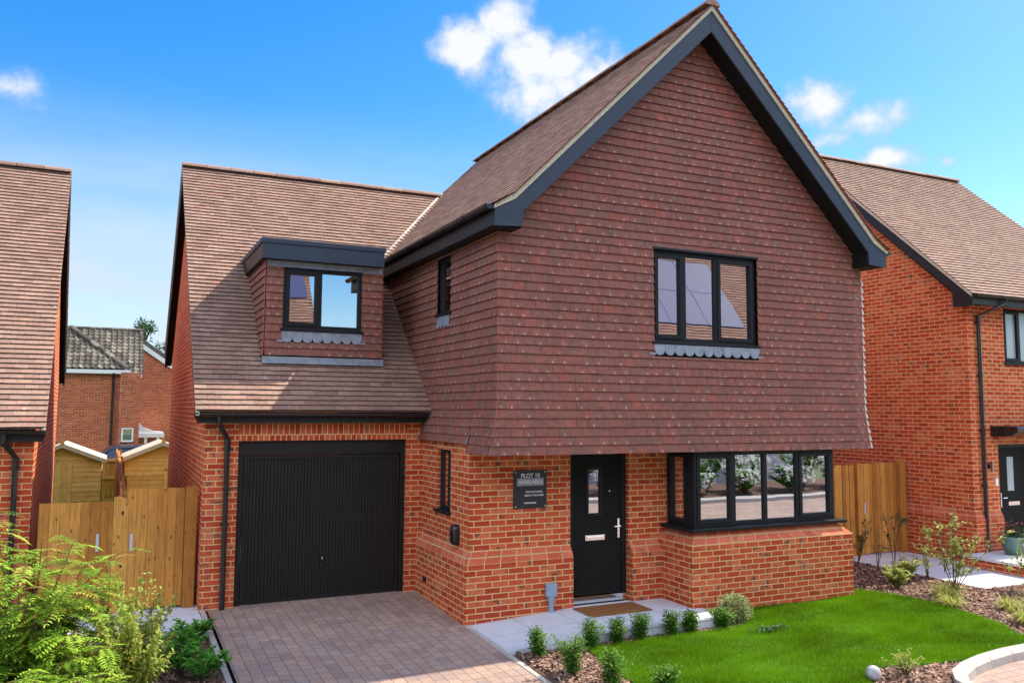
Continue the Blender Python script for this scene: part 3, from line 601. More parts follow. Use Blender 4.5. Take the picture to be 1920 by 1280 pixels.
# ------------------------------------------------------------------ main house
house = thing('detached_house', 'red brick house with steep hung-tile gable, black garage door and flat-topped dormer, filling the middle', 'house')
W = 6.08; YB = .71; ZS = 2.06; AP = 8.20
EZ, EX = 5.04, -.22; KX, KZ = .03, 5.20; CX = W/2
kk = (AP-KZ)/(CX-KX)
DOOR = (1.40, 2.32); YBACK = 7.63
# ground-floor brickwork
mb = MB()
wall(mb, FY(YB), -.06, DOOR[0], -.25, ZS+.25)
wall(mb, FY(YB), DOOR[1], 2.98, -.25, ZS+.25)
wall(mb, FY(YB), 5.55, W-.05, -.25, ZS+.25)
mb.face([(DOOR[0], YB, -.2), (DOOR[0], YB+.11, -.2), (DOOR[0], YB+.11, ZS+.2), (DOOR[0], YB, ZS+.2)]); mb.face([(DOOR[1], YB, -.2), (DOOR[1], YB+.11, -.2), (DOOR[1], YB+.11, ZS+.2), (DOOR[1], YB, ZS+.2)])
SW = (1.38, 1.90, 1.21, 2.06)
wall(mb, FX(-.06), YB, 2.55, -.25, 2.20, [SW], .1)
mb.face([(W-.05, YB, -.25), (W-.05, YBACK, -.25), (W-.05, YBACK, 5.1), (W-.05, YB, 5.1)])
mb.face([(0, YBACK, -.25), (W, YBACK, -.25), (W, YBACK, 5.1), (CX, YBACK, 8.1), (0, YBACK, 5.1)])
# garage wing brickwork: front, left flank (a gable), rear
GX, GY, GB = -3.08, 2.55, 10.1
GD = (-2.65, -.30, -.02, 2.17)
wall(mb, FY(GY), GX, GD[0], -.25, 2.52); wall(mb, FY(GY), GD[1], -.06, -.25, 2.52)
mb.face([(GD[0], GY, -.1), (GD[0], GY+.11, -.1), (GD[0], GY+.11, 2.2), (GD[0], GY, 2.2)]); mb.face([(GD[1], GY, -.1), (GD[1], GY+.11, -.1), (GD[1], GY+.11, 2.2), (GD[1], GY, 2.2)])
mb.face([(GX, GY, -.25), (GX, GB, -.25), (GX, GB, 4.0), (GX, 6.97, 6.95), (GX, GY, 2.75)])
mb.face([(GX, GB, -.25), (2, GB, -.25), (2, GB, 4.1), (GX, GB, 4.1)])
mb.build('brick_wall', MT['brick'], house)
# soldier course over the garage door
mb = MB(); m_box(mb, FY(GY), GD[0]-.0, GD[1]+.0, -.11, .004, 2.17, 2.40); mb.build('soldier_course', MT['brick_soldier'], house)
mb = MB(); m_box(mb, FY(GY), GD[0], GD[1], -.1, 0, 2.402, 2.52); mb.build('brick_wall', MT['brick'], house)
# projecting plinth with splayed top courses
def plinth(parent, segs, zt, pr, zl, close=True):
    """segs: list of (p, q, outward normal, mitre at p, mitre at q) along the wall line"""
    lo, sp_ = MB(), MB()
    for p, q, n, mp_, mq in segs:
        p, q, n = Vector((*p, 0)), Vector((*q, 0)), Vector((*n, 0)); d = (q-p).normalized()
        a0, b0 = p+n*pr-d*pr*mp_, q+n*pr+d*pr*mq
        f = lambda v, z: (v.x, v.y, z)
        lo.face([f(a0, -.25), f(b0, -.25), f(b0, zl), f(a0, zl)])
        L = (b0-a0).length; h = sqrt(pr**2+(zt-zl)**2); u0 = a0.dot(d)
        mid0, mid1 = (a0+p)/2, (b0+q)/2; 
        # two courses of cant bricks with a small step between
        e = n*.008; zm = (zl+zt)/2
        sp_.face([f(a0, zl), f(b0, zl), f(mid1+e, zm), f(mid0+e, zm)], uv=[(u0, 0), (u0+L, 0), (u0+L, .11), (u0, .11)])
        sp_.face([f(mid0+e, zm), f(mid1+e, zm), f(mid1-e, zm+.004), f(mid0-e, zm+.004)], uv=[(u0, 0)]*4)
        sp_.face([f(mid0-e, zm+.004), f(mid1-e, zm+.004), f(q, zt), f(p, zt)], uv=[(u0+.11, .11), (u0+L+.11, .11), (u0+L+.11, .22), (u0+.11, .22)])
        for end, c, c2, m_ in ((a0, p, mid0, mp_), (b0, q, mid1, mq)):
            if not m_: lo.face([f(end, -.25), f(c, -.25), f(c, zl), f(end, zl)]); sp_.face([f(end, zl), f(c, zl), f(c, zt), f(c2, zm)])
    lo.build('plinth', MT['brick'], parent); sp_.build('plinth_splay', MT['brick_splay'], parent)
plinth(house, [((-.06, 2.55), (-.06, YB), (-1, 0), 0, 1), ((-.06, YB), (DOOR[0], YB), (0, -1), 1, 0)], .82, .085, .67)
plinth(house, [((DOOR[1], YB), (2.98, YB), (0, -1), 0, 0)], .82, .085, .67)
# bay: brick base with splay, black sill, glazed box
BX0, BX1, BY = 2.98, 5.55, .10
plinth(house, [((BX0, YB), (BX0, BY), (-1, 0), 0, 1), ((BX0, BY), (BX1, BY), (0, -1), 1, 1), ((BX1, BY), (BX1, YB), (1, 0), 1, 0)], .985, .17, .83)
mb = MB(); mb.box(BX0-.13, BX1+.12, BY-.13, YB, .987, 1.03); mb.build('bay_sill', MT['frame'], house, bevel=.008)
bay = window(house, FY(BY), BX0, BX1, 1.031, ZS-.003, [3.665, 4.235, 4.845], [1, 0, 0, 1], inset=0, depth=.07, fw=.06, glass='glass_bay', sill=0, name='bay_window')
for xx in (BX0, BX1-.07):
    tb = MB(); tb.box(xx, xx+.07, BY+.071, BY+.13, 1.031, ZS-.003); tb.build('corner_post', MT['frame'], bay)
window(house, FX(BX0), BY+.131, YB-.002, 1.031, ZS-.003, [], [1], inset=0, depth=.06, fw=.05, glass='glass_bay', sill=0, name='bay_window')
window(house, lambda u, d, z: (BX1+d, u, z), BY+.131, YB-.002, 1.031, ZS-.003, [], [1], inset=0, depth=.06, fw=.05, glass='glass_bay', sill=0, name='bay_window')
# inside: floors and a pale room seen through the glass
mb = MB()
mb.face([(.1, YB+.2, 0), (W-.1, YB+.2, 0), (W-.1, 7.5, 0), (.1, 7.5, 0)]); mb.face([(.02, .06, 2.5), (W-.1, .06, 2.5), (W-.1, 7.5, 2.5), (.02, 7.5, 2.5)])
mb.build('floor_slab', MT['carpet'], house)
mb = MB(); mb.face([(2.5, 4.4, 0), (W-.1, 4.4, 0), (W-.1, 4.4, 2.45), (2.5, 4.4, 2.45)]); mb.face([(2.5, YB+.1, 0), (2.5, 4.4, 0), (2.5, 4.4, 2.45), (2.5, YB+.1, 2.45)])
mb.face([(.1, 3.6, 2.5), (W-.1, 3.6, 2.5), (W-.1, 3.6, 4.9), (.1, 3.6, 4.9)])
mb.build('inner_wall', MT['plaster'], house)
# hung tile cladding: front
tw_, tg = .165, .1125
mb = MB()
holes = [(2.27-.0, 4.05, 3.325-ZS, 4.78-ZS)]
zt = lambda v: ZS+v
def lo_(v):
    z = ZS+v
    if v < .56: return -.10*(1-v/.56)-.022
    return -.022 if z < 4.9 else max(0, KX+(z+.21-KZ)/kk)
def hi_(v): return W-lo_(v)
def flare(mbx, P0, U, W_, H, **k):
    tiles(mbx, P0, U, (0, 0, 1), W_, H, gauge=tg, tw=tw_, lap=.03, th=.015, lift=.017, **k)
flare(mb, (0, .0, ZS), (1, 0, 0), W, AP-.35-ZS, lo=lo_, hi=hi_, holes=holes, hi_r=4)
# flank, down to the garage roof, and the short return of the overhang
roofz = lambda y: 2.57+.949*(y-2.27)
sw2 = (1.57, 2.10, 3.95, 4.76)
mbs = MB()
U = (0, -1, 0); Y1 = 4.95
mbs2 = mbs; tiles(mbs, (-.10, 2.95, 2.165), U, (.10, 0, .45), 2.95-YB, .461, gauge=tg, tw=tw_, th=.014); tiles(mbs, (-.10, YB, ZS), U, (.10, 0, .56), YB+.026, .569, gauge=tg, tw=tw_, th=.014)
flare(mbs, (0, Y1, 2.17), U, Y1-YB, 4.88-2.17, lo=lambda v: max(0., Y1-max(2.85, 2.27+((2.17+v)-2.52)/.949)), holes=[(Y1-sw2[1], Y1-sw2[0], 3.76-2.17, sw2[3]-2.17)])
flare(mbs, (-.0, YB, ZS), U, YB+.024, 4.88-ZS)
mb.v += []; off = len(mb.v)
mb.v += mbs.v; mb.f += [tuple(i+off for i in f) for f in mbs.f]; mb.uv += mbs.uv; mb.r += mbs.r
clad = mb.build('tile_cladding', MT['hung_tile'], house)
# flared feet under the cladding, right-hand flank strip, sheathing behind the tiles
mb = MB()
mb.face([(0, .005, ZS), (2.27, .005, ZS), (2.27, .005, 5.1), (0, .005, 5.1)]); mb.face([(4.05, .005, ZS), (W, .005, ZS), (W, .005, 5.1), (4.05, .005, 5.1)])
mb.face([(2.27, .005, ZS), (4.05, .005, ZS), (4.05, .005, 3.50), (2.27, .005, 3.50)]); mb.face([(2.27, .005, 4.77), (4.05, .005, 4.77), (4.05, .005, 5.1), (2.27, .005, 5.1)])
mb.face([(0, .005, 5.1), (W, .005, 5.1), (CX, .005, 8.0)])
for a, b, c, d in ((.005, 1.57, ZS, 4.9), (2.10, 6.8, ZS, 4.9), (1.57, 2.10, ZS, 3.93), (1.57, 2.10, 4.76, 4.9)): mb.face([(.004, a, c), (.004, b, c), (.004, b, d), (.004, a, d)])
mb.face([(W, .005, ZS), (W, YB, ZS), (W, YB, 5.0), (W, .005, 5.0)])
mb.build('sheathing', MT['soffit'], house)
mb = MB(); flare(mb, (W, .0, ZS), (0, 1, 0), 1.1, 4.8-ZS); mb.build('tile_cladding', MT['hung_tile'], house)
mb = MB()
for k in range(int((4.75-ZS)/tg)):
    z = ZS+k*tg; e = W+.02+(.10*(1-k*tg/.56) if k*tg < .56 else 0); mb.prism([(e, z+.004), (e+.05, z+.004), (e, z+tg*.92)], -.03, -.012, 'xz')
mb.build('sunlit_corners', MT['sunlit_pale'], clad)  # pale triangles: sunlight on the tile corners put into colour and shape
mb = MB(); mb.face([(-.02, -.015, ZS-.004), (W+.02, -.015, ZS-.004), (W+.02, YB, ZS-.004), (-.02, YB, ZS-.004)]); mb.build('overhang_soffit', MT['soffit'], house)
mb = MB(); mb.face([(-.127, .735, 2.165), (-.124, .68, 2.165), (-.075, .70, 2.36)]); mb.build('lead_flashing', MT['lead'], house)
# windows of the gable and the flank
wf = window(house, FY(0), 2.27, 4.05, 3.53, 4.77, [2.80, 3.35], [1, 0, 1], inset=.03, depth=.07, fw=.055, sill=.045)
scallops(wf, FY(0), 2.27, 4.05, 3.345, 3.49, 11)
mb = MB(); m_box(mb, FY(0), 2.25, 4.07, -.02, .04, 4.772, 4.80); mb.build('window_head', MT['black'], wf)
ws = window(house, FX(0), 1.57, 2.10, 3.96, 4.76, [], [0], inset=.02, depth=.07, fw=.05, sill=.05)
scallops(ws, FX(0), 1.60, 2.08, 3.76, 3.92, 4, ear=.03)
window(house, FX(-.06), SW[0], SW[1], SW[2]+.03, SW[3], [], [0], inset=.05, depth=.05, fw=.05, sill=.05)
# main roof
mb = MB(); y0, y1 = -.385, YBACK+.25; RW = y1-y0
s1 = sqrt((KX-EX)**2+(KZ-EZ)**2); s2 = sqrt((CX-KX)**2+(AP-KZ)**2)
V1 = Vector((KX-EX, 0, KZ-EZ)); V2 = Vector((CX-KX, 0, AP-KZ))
tiles(mb, (EX-.02, y1, EZ), (0, -1, 0), V1, RW, s1, gauge=.1, th=.007, lift=.002); roofdeck(mb, (EX, y1, EZ), (0, -1, 0), V1, RW, s1)
tiles(mb, (KX, y1, KZ), (0, -1, 0), V2, RW, s2, gauge=.1, th=.007, lift=.002); roofdeck(mb, (KX, y1, KZ), (0, -1, 0), V2, RW, s2)
V1r = Vector((-V1.x, 0, V1.z)); V2r = Vector((-V2.x, 0, V2.z))
tiles(mb, (W-EX+.02, y0, EZ), (0, 1, 0), V1r, RW, s1, gauge=.1); roofdeck(mb, (W-EX, y0, EZ), (0, 1, 0), V1r, RW, s1)
tiles(mb, (W-KX, y0, KZ), (0, 1, 0), V2r, RW, s2, gauge=.1); roofdeck(mb, (W-KX, y0, KZ), (0, 1, 0), V2r, RW, s2)
roof = mb.build('roof', MT['roof_tile_red'], house)
mb = MB(); ridge_tiles(mb, (CX, y0, AP+.015), (CX, y1, AP+.015)); mb.build('ridge', MT['roof_tile'], roof)
# verge mortar, bargeboards, box ends
def verge(sgn):
    X = lambda x: x if sgn > 0 else W-x
    mb = MB(); top = lambda x: (KZ+(x-KX)*kk if x > KX else EZ+(x-EX)*(KZ-EZ)/(KX-EX))
    P = [(EX, top(EX)-.008), (KX, KZ-.008), (CX, AP-.012), (CX, AP-.088), (KX+.02, KZ-.075), (EX, top(EX)-.055)]
    mb.prism([(X(a), b) for a, b in P], -.362, -.30); mb.build('verge_mortar', MT['mortar'], house)
    mb = MB(); P = [(EX+.01, top(EX)-.057), (KX+.02, KZ-.078), (CX-.0015, AP-.092), (CX-.0015, AP-.385), (.155, KZ+.125*kk-.34), (.145, 4.80), (EX+.01, 4.78)]
    mb.prism([(X(a), b) for a, b in P], -.342, -.312); mb.build('bargeboard', MT['barge'], house)
    mb = MB(); mb.face([(X(.155), -.312, KZ+.125*kk-.30), (X(CX), -.312, AP-.345), (X(CX), .02, AP-.345), (X(.155), .02, KZ+.125*kk-.30)])
    mb.face([(X(EX+.01), -.312, 4.785), (X(.15), -.312, 4.785), (X(.15), .02, 4.785), (X(EX+.01), .02, 4.785)])
    mb.face([(X(.147), -.312, 4.785), (X(.147), .02, 4.785), (X(.147), .02, 5.2), (X(.147), -.312, 5.2)])
    # eaves: fascia and soffit along the flank
    a, b = sorted((X(EX+.01), X(.02)))
    mb.box(a, b, -.30, 5.2 if sgn > 0 else YBACK, 4.79, 4.80); mb.build('soffit', MT['soffit'], house)
    mb = MB(); a, b = sorted((X(EX+.012), X(EX+.037))); mb.box(a, b, -.311, 5.0 if sgn > 0 else YBACK, 4.80, 5.0); mb.build('fascia', MT['black'], house)
    mb = MB(); gutter(mb, (X(EX-.055), -.33, EZ-.01), (X(EX-.055), 4.85 if sgn > 0 else YBACK, EZ-.01), .058); mb.build('gutter', MT['gloss'], house)
verge(1); verge(-1)
# rear verge of the main roof
mb = MB(); mb.prism([(EX, EZ-.06), (KX, KZ-.06), (CX, AP-.06), (CX, AP-.3), (.1, 5.0), (EX, 4.8)], y1-.05, y1-.02); mb.prism([(W-EX, EZ-.06), (W-KX, KZ-.06), (CX+.002, AP-.06), (CX+.002, AP-.3), (W-.1, 5.0), (W-EX, 4.8)], y1-.05, y1-.02); mb.build('bargeboard', MT['barge'], house)
# garage roof
gE, gR = (2.27, 2.57), (6.97, 7.03); VX = -3.235
gs = sqrt((gR[0]-gE[0])**2+(gR[1]-gE[1])**2); GV = Vector((0, gR[0]-gE[0], gR[1]-gE[1])).normalized()
DORM = (-2.30, -.60)
mb = MB()
def ghi(v):
    z = gE[1]+GV.z*v; return -VX+.0 if z < 4.95 else -VX+max(0.0, min(1.95, (z-4.95)*.95+.12))
vdz = lambda z: (z-gE[1])/GV.z
tiles(mb, (VX, gE[0], gE[1]), (1, 0, 0), GV, 5.2, gs, gauge=.1, hi=ghi, holes=[(DORM[0]-VX+.03, DORM[1]-VX-.03, vdz(3.34), vdz(4.75))])
roofdeck(mb, (VX+.02, gE[0], gE[1]), (1, 0, 0), GV, 3.2, vdz(3.33)); 
roofdeck(mb, Vector((VX+.02, gE[0], gE[1]))+GV*vdz(3.33), (1, 0, 0), GV, DORM[0]-VX+.03, gs-vdz(3.33)); roofdeck(mb, Vector((DORM[1]-.03, gE[0], gE[1]))+GV*vdz(3.33), (1, 0, 0), GV, .63, gs-vdz(3.33))
roofdeck(mb, Vector((DORM[0]+.03, gE[0], gE[1]))+GV*vdz(4.70), (1, 0, 0), GV, DORM[1]-DORM[0]-.06, gs-vdz(4.70)); roofdeck(mb, Vector((0, gE[0], gE[1]))+GV*vdz(5.0), (1, 0, 0), GV, 1.9, gs-vdz(5.0))
RVv = Vector((0, -(10.35-6.97), 7.03-3.75)).normalized(); rs = sqrt(3.38**2+3.28**2)
tiles(mb, (2.1, 10.35, 3.75), (-1, 0, 0), RVv, 2.1-VX, rs, gauge=.1); roofdeck(mb, (2.1, 10.35, 3.75), (-1, 0, 0), RVv, 2.1-VX-.02, rs)
groof = mb.build('roof', MT['roof_tile'], house)
mb = MB(); ridge_tiles(mb, (VX, gR[0], gR[1]+.02), (1.80, gR[0], gR[1]+.02)); mb.build('ridge', MT['roof_tile'], groof)
# verge of the garage roof, its boards
mb = MB(); mb.prism([(gE[0]-.0, gE[1]-.012), (gR[0], gR[1]-.012), (10.35, 3.74), (10.35, 3.69), (gR[0], gR[1]-.062), (gE[0], gE[1]-.06)], VX+.004, VX+.05, 'yz'); mb.build('verge_mortar', MT['mortar'], house)
mb = MB(); mb.prism([(gR[0], gR[1]-.065), (10.33, 3.69), (10.33, 3.45), (10.15, 3.45), (10.10, 3.66), (gR[0], gR[1]-.30)], VX+.02, VX+.045, 'yz'); mb.prism([(gE[0]+.05, gE[1]-.05), (gR[0]-.002, gR[1]-.065), (gR[0]-.002, gR[1]-.30), (gE[0]+.25, gE[1]-.11)], VX+.02, VX+.045, 'yz')
mb.build('bargeboard', MT['soffit'], house)
mb = MB(); mb.face([(VX+.045, gR[0], gR[1]-.25), (GX, gR[0], gR[1]-.25), (GX, 10.33, 3.5), (VX+.045, 10.33, 3.5)]); mb.face([(VX+.045, gE[0]+.2, gE[1]-.03), (GX, gE[0]+.2, gE[1]-.03), (GX, gR[0], gR[1]-.2), (VX+.045, gR[0], gR[1]-.2)]); mb.build('soffit', MT['soffit'], house)
mb = MB(); mb.box(VX+.03, -.03, 2.39, 2.415, 2.41, 2.535); mb.box(VX+.03, -.03, 2.415, GY, 2.41, 2.42); mb.build('fascia', MT['black'], house)
mb = MB(); gutter(mb, (VX-.01, 2.33, 2.545), (-.01, 2.33, 2.545), .058); mb.build('gutter', MT['gloss'], house)
downpipe(house, -2.93, 2.33, 2.50, -2.80, GY, -.02, (0, -1, 0), kick=False)
# lead in the valley
mb = MB()
va, vb = Vector((-.14, 4.90, 5.06)), Vector((1.86, 6.97, 7.06)); dv = (vb-va).normalized()
for i in range(5):
    p, q = va+(vb-va)*(i/5), va+(vb-va)*((i+1)/5+.01); sd_ = Vector((-.05, .0, .0)); n_ = Vector((0, 0, .035))
    mb.face([p+n_*.8, q+n_*.8, q+sd_+n_, p+sd_+n_])
mb.build('valley_flashing', MT['kerb'], house)
# dormer
dorm = bpy.data.objects.new('dormer', None); col.objects.link(dorm); dorm.parent = house
DY = 2.95; DW = (-2.06, -.91, 3.75, 4.63)
mb = MB()
tiles(mb, (DORM[0], DY, 3.36), (1, 0, 0), (0, 0, 1), DORM[1]-DORM[0], 4.70-3.36, gauge=.1125, holes=[(DW[0]-DORM[0], DW[1]-DORM[0], 3.56-3.36, 4.70-3.36)], lap=.03)
ylen = lambda v: max(0, (3.36+v-gE[1])/.949+gE[0]-DY)
tiles(mb, (DORM[0], 5.2, 3.36), (0, -1, 0), (0, 0, 1), 5.2-DY+.02, 4.74-3.36, gauge=.1125, lo=lambda v: 5.2-DY-ylen(v)-.12, lap=.03)
tiles(mb, (DORM[1], DY, 3.36), (0, 1, 0), (0, 0, 1), 2.2, 4.74-3.36, gauge=.1125, hi=lambda v: ylen(v)+.12, lap=.03)
mb.build('tile_cladding', MT['hung_tile'], dorm)
mb = MB()
for a, b, c, d in ((DORM[0], DW[0], 3.33, 4.75), (DW[1], DORM[1], 3.33, 4.75), (DW[0], DW[1], 3.33, DW[2]-.02), (DW[0], DW[1], DW[3], 4.75)): mb.face([(a, DY+.005, c), (b, DY+.005, c), (b, DY+.005, d), (a, DY+.005, d)])
for x in DORM: mb.face([(x, DY+.005, 3.33), (x, 5.0, 5.1), (x, DY+.005, 5.0)])
mb.build('sheathing', MT['soffit'], dorm)
mb = MB(); mb.box(DORM[0]-.11, DORM[1]-.03+.03, 2.75, 4.86, 4.93, 5.005); mb.build('roof', MT['barge'], dorm, bevel=.008)
mb = MB(); mb.box(DORM[0]-.09, DORM[1]-.02, 2.765, 2.79, 4.715, 4.928); mb.build('fascia', MT['barge'], dorm)
mb = MB(); mb.box(DORM[0]-.09, DORM[0]-.065, 2.79, 4.78, 4.715, 4.928); mb.build('fascia', MT['black'], dorm)
mb = MB(); mb.box(DORM[0]-.065, DORM[1]-.02, 2.79, 4.6, 4.715, 4.725); mb.build('soffit', MT['soffit'], dorm)
mb = MB(); mb.box(DORM[0]+.0, DW[1]+.02, DY-.036, DY-.028, 4.63, 4.715); mb.box(DW[1]+.03, DORM[1]-.01, DY-.036, DY-.028, 4.625, 4.715); mb.build('lead_flashing', MT['lead'], dorm)
mb = MB(); mb.prism([(DY-.056, 3.242), (DY-.056, 3.262), (DY-.045, 3.278), (DY-.045, 3.34), (DY-.03, 3.34), (DY-.03, 3.25)], DORM[0]-.03, DORM[1]+.03, 'yz'); mb.build('lead_apron', MT['lead'], dorm)
wd = window(dorm, FY(DY), DW[0], DW[1], DW[2], DW[3], [-1.53], [1, 0], inset=0, depth=.07, fw=.055, sill=.06)
scallops(wd, FY(DY), DW[0], DW[1], 3.55, 3.71, 8)
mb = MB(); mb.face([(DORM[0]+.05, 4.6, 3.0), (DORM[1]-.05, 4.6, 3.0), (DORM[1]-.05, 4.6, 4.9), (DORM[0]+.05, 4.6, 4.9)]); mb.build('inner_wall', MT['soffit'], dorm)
# garage door: up-and-over, vertical ribs
mb = MB(); dy = GY+.085
for a, b in ((GD[0], GD[0]+.075), (GD[1]-.075, GD[1])): mb.box(a, b, dy-.03, dy+.04, -.03, 2.17)
mb.box(GD[0]+.075, GD[1]-.075, dy-.03, dy+.04, 1.97, 2.17); mb.build('garage_frame', MT['garage'], house)
mb = MB(); n = 40; x0, x1 = GD[0]+.085, GD[1]-.085; w_ = (x1-x0)/n
mb.box(x0, x0+.04, dy-.012, dy+.03, .0, 1.96); mb.box(x1-.04, x1, dy-.012, dy+.03, .0, 1.96); mb.box(x0+.04, x1-.04, dy-.012, dy+.03, 1.92, 1.96); mb.box(x0+.04, x1-.04, dy-.012, dy+.03, 0, .05)
n = 46; w_ = (x1-x0-.08)/n
for i in range(n):
    a = x0+.04+i*w_; P = [(a, dy+.009), (a+w_*.10, dy+.002), (a+w_*.90, dy+.002), (a+w_, dy+.009)]
    for p, q in zip(P, P[1:]): mb.face([(p[0], p[1], .05), (q[0], q[1], .05), (q[0], q[1], 1.92), (p[0], p[1], 1.92)])
gd = mb.build('garage_door', MT['garage'], house)
mb = MB(); hx = -1.48; mb.box(hx-.028, hx+.028, dy-.022, dy-.002, .42, .56); mb.lathe([(0, .0), (.02, .0), (.02, .03), (0, .035)], (hx, dy-.045, .50), 12); mb.build('handle', MT['black'], gd, bevel=.004)
mb = MB(); mb.box(hx-.006, hx+.006, dy-.040, dy-.022, .515, .56); mb.build('lock', MT['chrome'], gd)
# front door
dy = YB+.06
mb = MB(); fz = .115
mb.box(DOOR[0], DOOR[0]+.07, dy, dy+.07, fz, ZS-.006); mb.box(DOOR[1]-.07, DOOR[1], dy, dy+.07, fz, ZS-.006); mb.build('door_frame', MT['frame'], house, bevel=.004)
mb = MB(); mb.box(DOOR[0]+.0, DOOR[1]-.0, dy-.03, dy+.09, fz-.10, fz); mb.build('threshold', MT['chrome'], house)
mb = MB(); a, b = DOOR[0]+.072, DOOR[1]-.072; g0, g1, g2, g3 = 1.72, 1.91, 1.20, 1.80
for q in ((a, g0, fz+.01, ZS), (g1, b, fz+.01, ZS), (g0, g1, fz+.01, g2), (g0, g1, g3, ZS)): mb.box(q[0], q[1], dy+.018, dy+.06, q[2], q[3]-.006, skip='+y')
fd = mb.build('front_door', MT['door'], house)
mb = MB()
for q in ((g0-.03, g0+.006, g2-.03, g3+.03), (g1-.006, g1+.03, g2-.03, g3+.03), (g0+.006, g1-.006, g3-.006, g3+.03), (g0+.006, g1-.006, g2-.03, g2+.006)): mb.box(q[0], q[1], dy+.006, dy+.02, q[2], q[3])
mb.build('glazing_bead', MT['frame'], fd)
mb = MB(); mb.face([(g0, dy+.03, g2), (g1, dy+.03, g2), (g1, dy+.03, g3), (g0, dy+.03, g3)]); mb.build('pane', MT['glass_bay'], fd)
mb = MB(); mb.box(1.665, 1.975, dy-.004, dy+.017, .845, .915); mb.box(1.685, 1.955, dy-.012, dy-.0042, .862, .898); mb.build('letterbox', MT['chrome'], fd, bevel=.004)
mb = MB(); mb.box(2.185, 2.218, dy+.004, dy+.017, .86, 1.12); mb.tube([(2.20, dy+.01, 1.02), (2.20, dy-.045, 1.02), (2.10, dy-.05, 1.02)], .010, 8); mb.tube([(2.20, dy+.003, .91), (2.20, dy-.008, .91)], .012, 8); mb.build('handle', MT['chrome'], fd)
mb = MB(); mb.tube([(2.06, dy+.018, 1.50), (2.06, dy+.008, 1.50)], .012, 10); mb.build('spyhole', MT['chrome'], fd)
mb = MB(); mb.box(-1.9, -1.84, -.0, .0, 0, 0) if False else None
# vent in the plinth
mb = MB(); mb.box(-.150, -.1455, 2.05, 2.20, .20, .27); mb.build('air_vent', MT['black'], house)

# things fixed to or standing by the main house
sg = thing('house_sign', 'dark square plot sign with white lettering on brickwork left of front door', 'sign', (.79, YB-.012, 1.575))
mb = MB(); mb.box(-.24, .24, -.006, .010, -.245, .245); mb.build('board', MT['sign'], sg)
mb = MB(); mb.box(-.195, .195, -.010, -.0065, .045, .145); mb.build('panel', MT['sign_grey'], sg)
def text(body, size, x, z, align, parent, y=-.013, name='lettering', m='sign_text', sx=1.0):
    cu = bpy.data.curves.new(name, 'FONT'); cu.body = body; cu.size = size; cu.align_x = align; cu.align_y = 'CENTER'; cu.extrude = .0008; cu.offset = .0012*size/.06
    cu.materials.append(MT[m]); o = bpy.data.objects.new(name, cu); col.objects.link(o); o.parent = parent; o.location = (x, y, z); o.rotation_euler = (pi/2, 0, 0); o.scale = (sx, 1, 1)
    bpy.context.view_layer.update(); me = bpy.data.meshes.new_from_object(o.evaluated_get(bpy.context.evaluated_depsgraph_get())); me.materials.clear(); me.materials.append(MT[m])
    o2 = bpy.data.objects.new(name, me); col.objects.link(o2); o2.parent = parent; o2.location = o.location; o2.rotation_euler = o.rotation_euler; bpy.data.objects.remove(o); o2.name = name; return o2
text('PLOT 10', .075, 0, .175, 'CENTER', sg, y=-.008); text('AVAILABLE', .072, 0, .095, 'CENTER', sg)
text('FIND OUT MORE', .032, .055, -.035, 'CENTER', sg, y=-.008); text('ABOUT THIS HOME', .032, .055, -.080, 'CENTER', sg, y=-.008)
mb = MB()
for x in np.linspace(-.085, .075, 12): mb.box(x, x+.010, -.0085, -.0065, -.185, -.168)
mb.build('small_print', MT['sign_text'], sg)
for x, z in ((-.215, .22), (.215, .22), (-.215, -.22), (.215, -.22)):
    mb = MB(); mb.tube([(x, -.006, z), (x, -.012, z)], .008, 8); mb.build('screw', MT['chrome'], sg)
ev = thing('wall_charger', 'black rounded car charger on brick flank below the narrow window', 'charger', (-.06, 1.10, .985))
mb = MB(); prof = [(.075*math.copysign(abs(cos(t))**.6, cos(t)), .135*math.copysign(abs(sin(t))**.75, sin(t))) for t in np.linspace(0, 2*pi, 28, endpoint=False)]
lay = [(-.001, 1), (-.06, 1), (-.085, .9), (-.095, .6)]
for (d0, s0), (d1, s1_) in zip(lay, lay[1:]):
    for i in range(28):
        a, b = prof[i], prof[(i+1) % 28]; mb.face([(d0, a[0]*s0, a[1]*s0), (d0, b[0]*s0, b[1]*s0), (d1, b[0]*s1_, b[1]*s1_), (d1, a[0]*s1_, a[1]*s1_)], uv=[(0, 0)]*4)
mb.face([(-.095, a[0]*.6, a[1]*.6) for a in prof], uv=[(0, 0)]*28); mb.build('body', MT['gloss'], ev, smooth=True)
mb = MB(); mb.tube([(-.09, -.03, .085), (-.112, -.03, .06), (-.115, -.03, -.04), (-.09, -.03, -.09)], [.012, .02, .02, .01], 8); mb.build('plug_holder', MT['black'], ev)
mt = thing('meter_box', 'small blue-grey service box and pipe at foot of brick wall left of door', 'meter box', (1.045, YB-.086, 0))
mb = MB(); mb.box(-.075, .075, -.075, -.001, .20, .37); mb.build('box', MT['grey_plastic'], mt, bevel=.012)
mb = MB(); mb.tube([(0, -.04, .205), (0, -.04, .15), (0, -.04, .11), (0, -.04, .0)], [.045, .042, .034, .032], 10); mb.build('pipe', MT['grey_plastic'], mt)
mb = MB(); mb.box(-.46, .46, -.24, .24, 0, .018); m_ = mb.build('doormat', MT['mat'], None, bevel=.006, loc=(1.80, .30, pz(1.8, .3)+.002)); tag(m_, 'brown rectangular coir doormat on the slabs before the front door', 'doormat')

# ------------------------------------------------------------------ left neighbour (its right end is in the picture)
lh = thing('neighbour_house', 'brown-tiled house cut off by the left edge of the picture', 'house', (-5.08, 3.12, -.23), R(1.2))
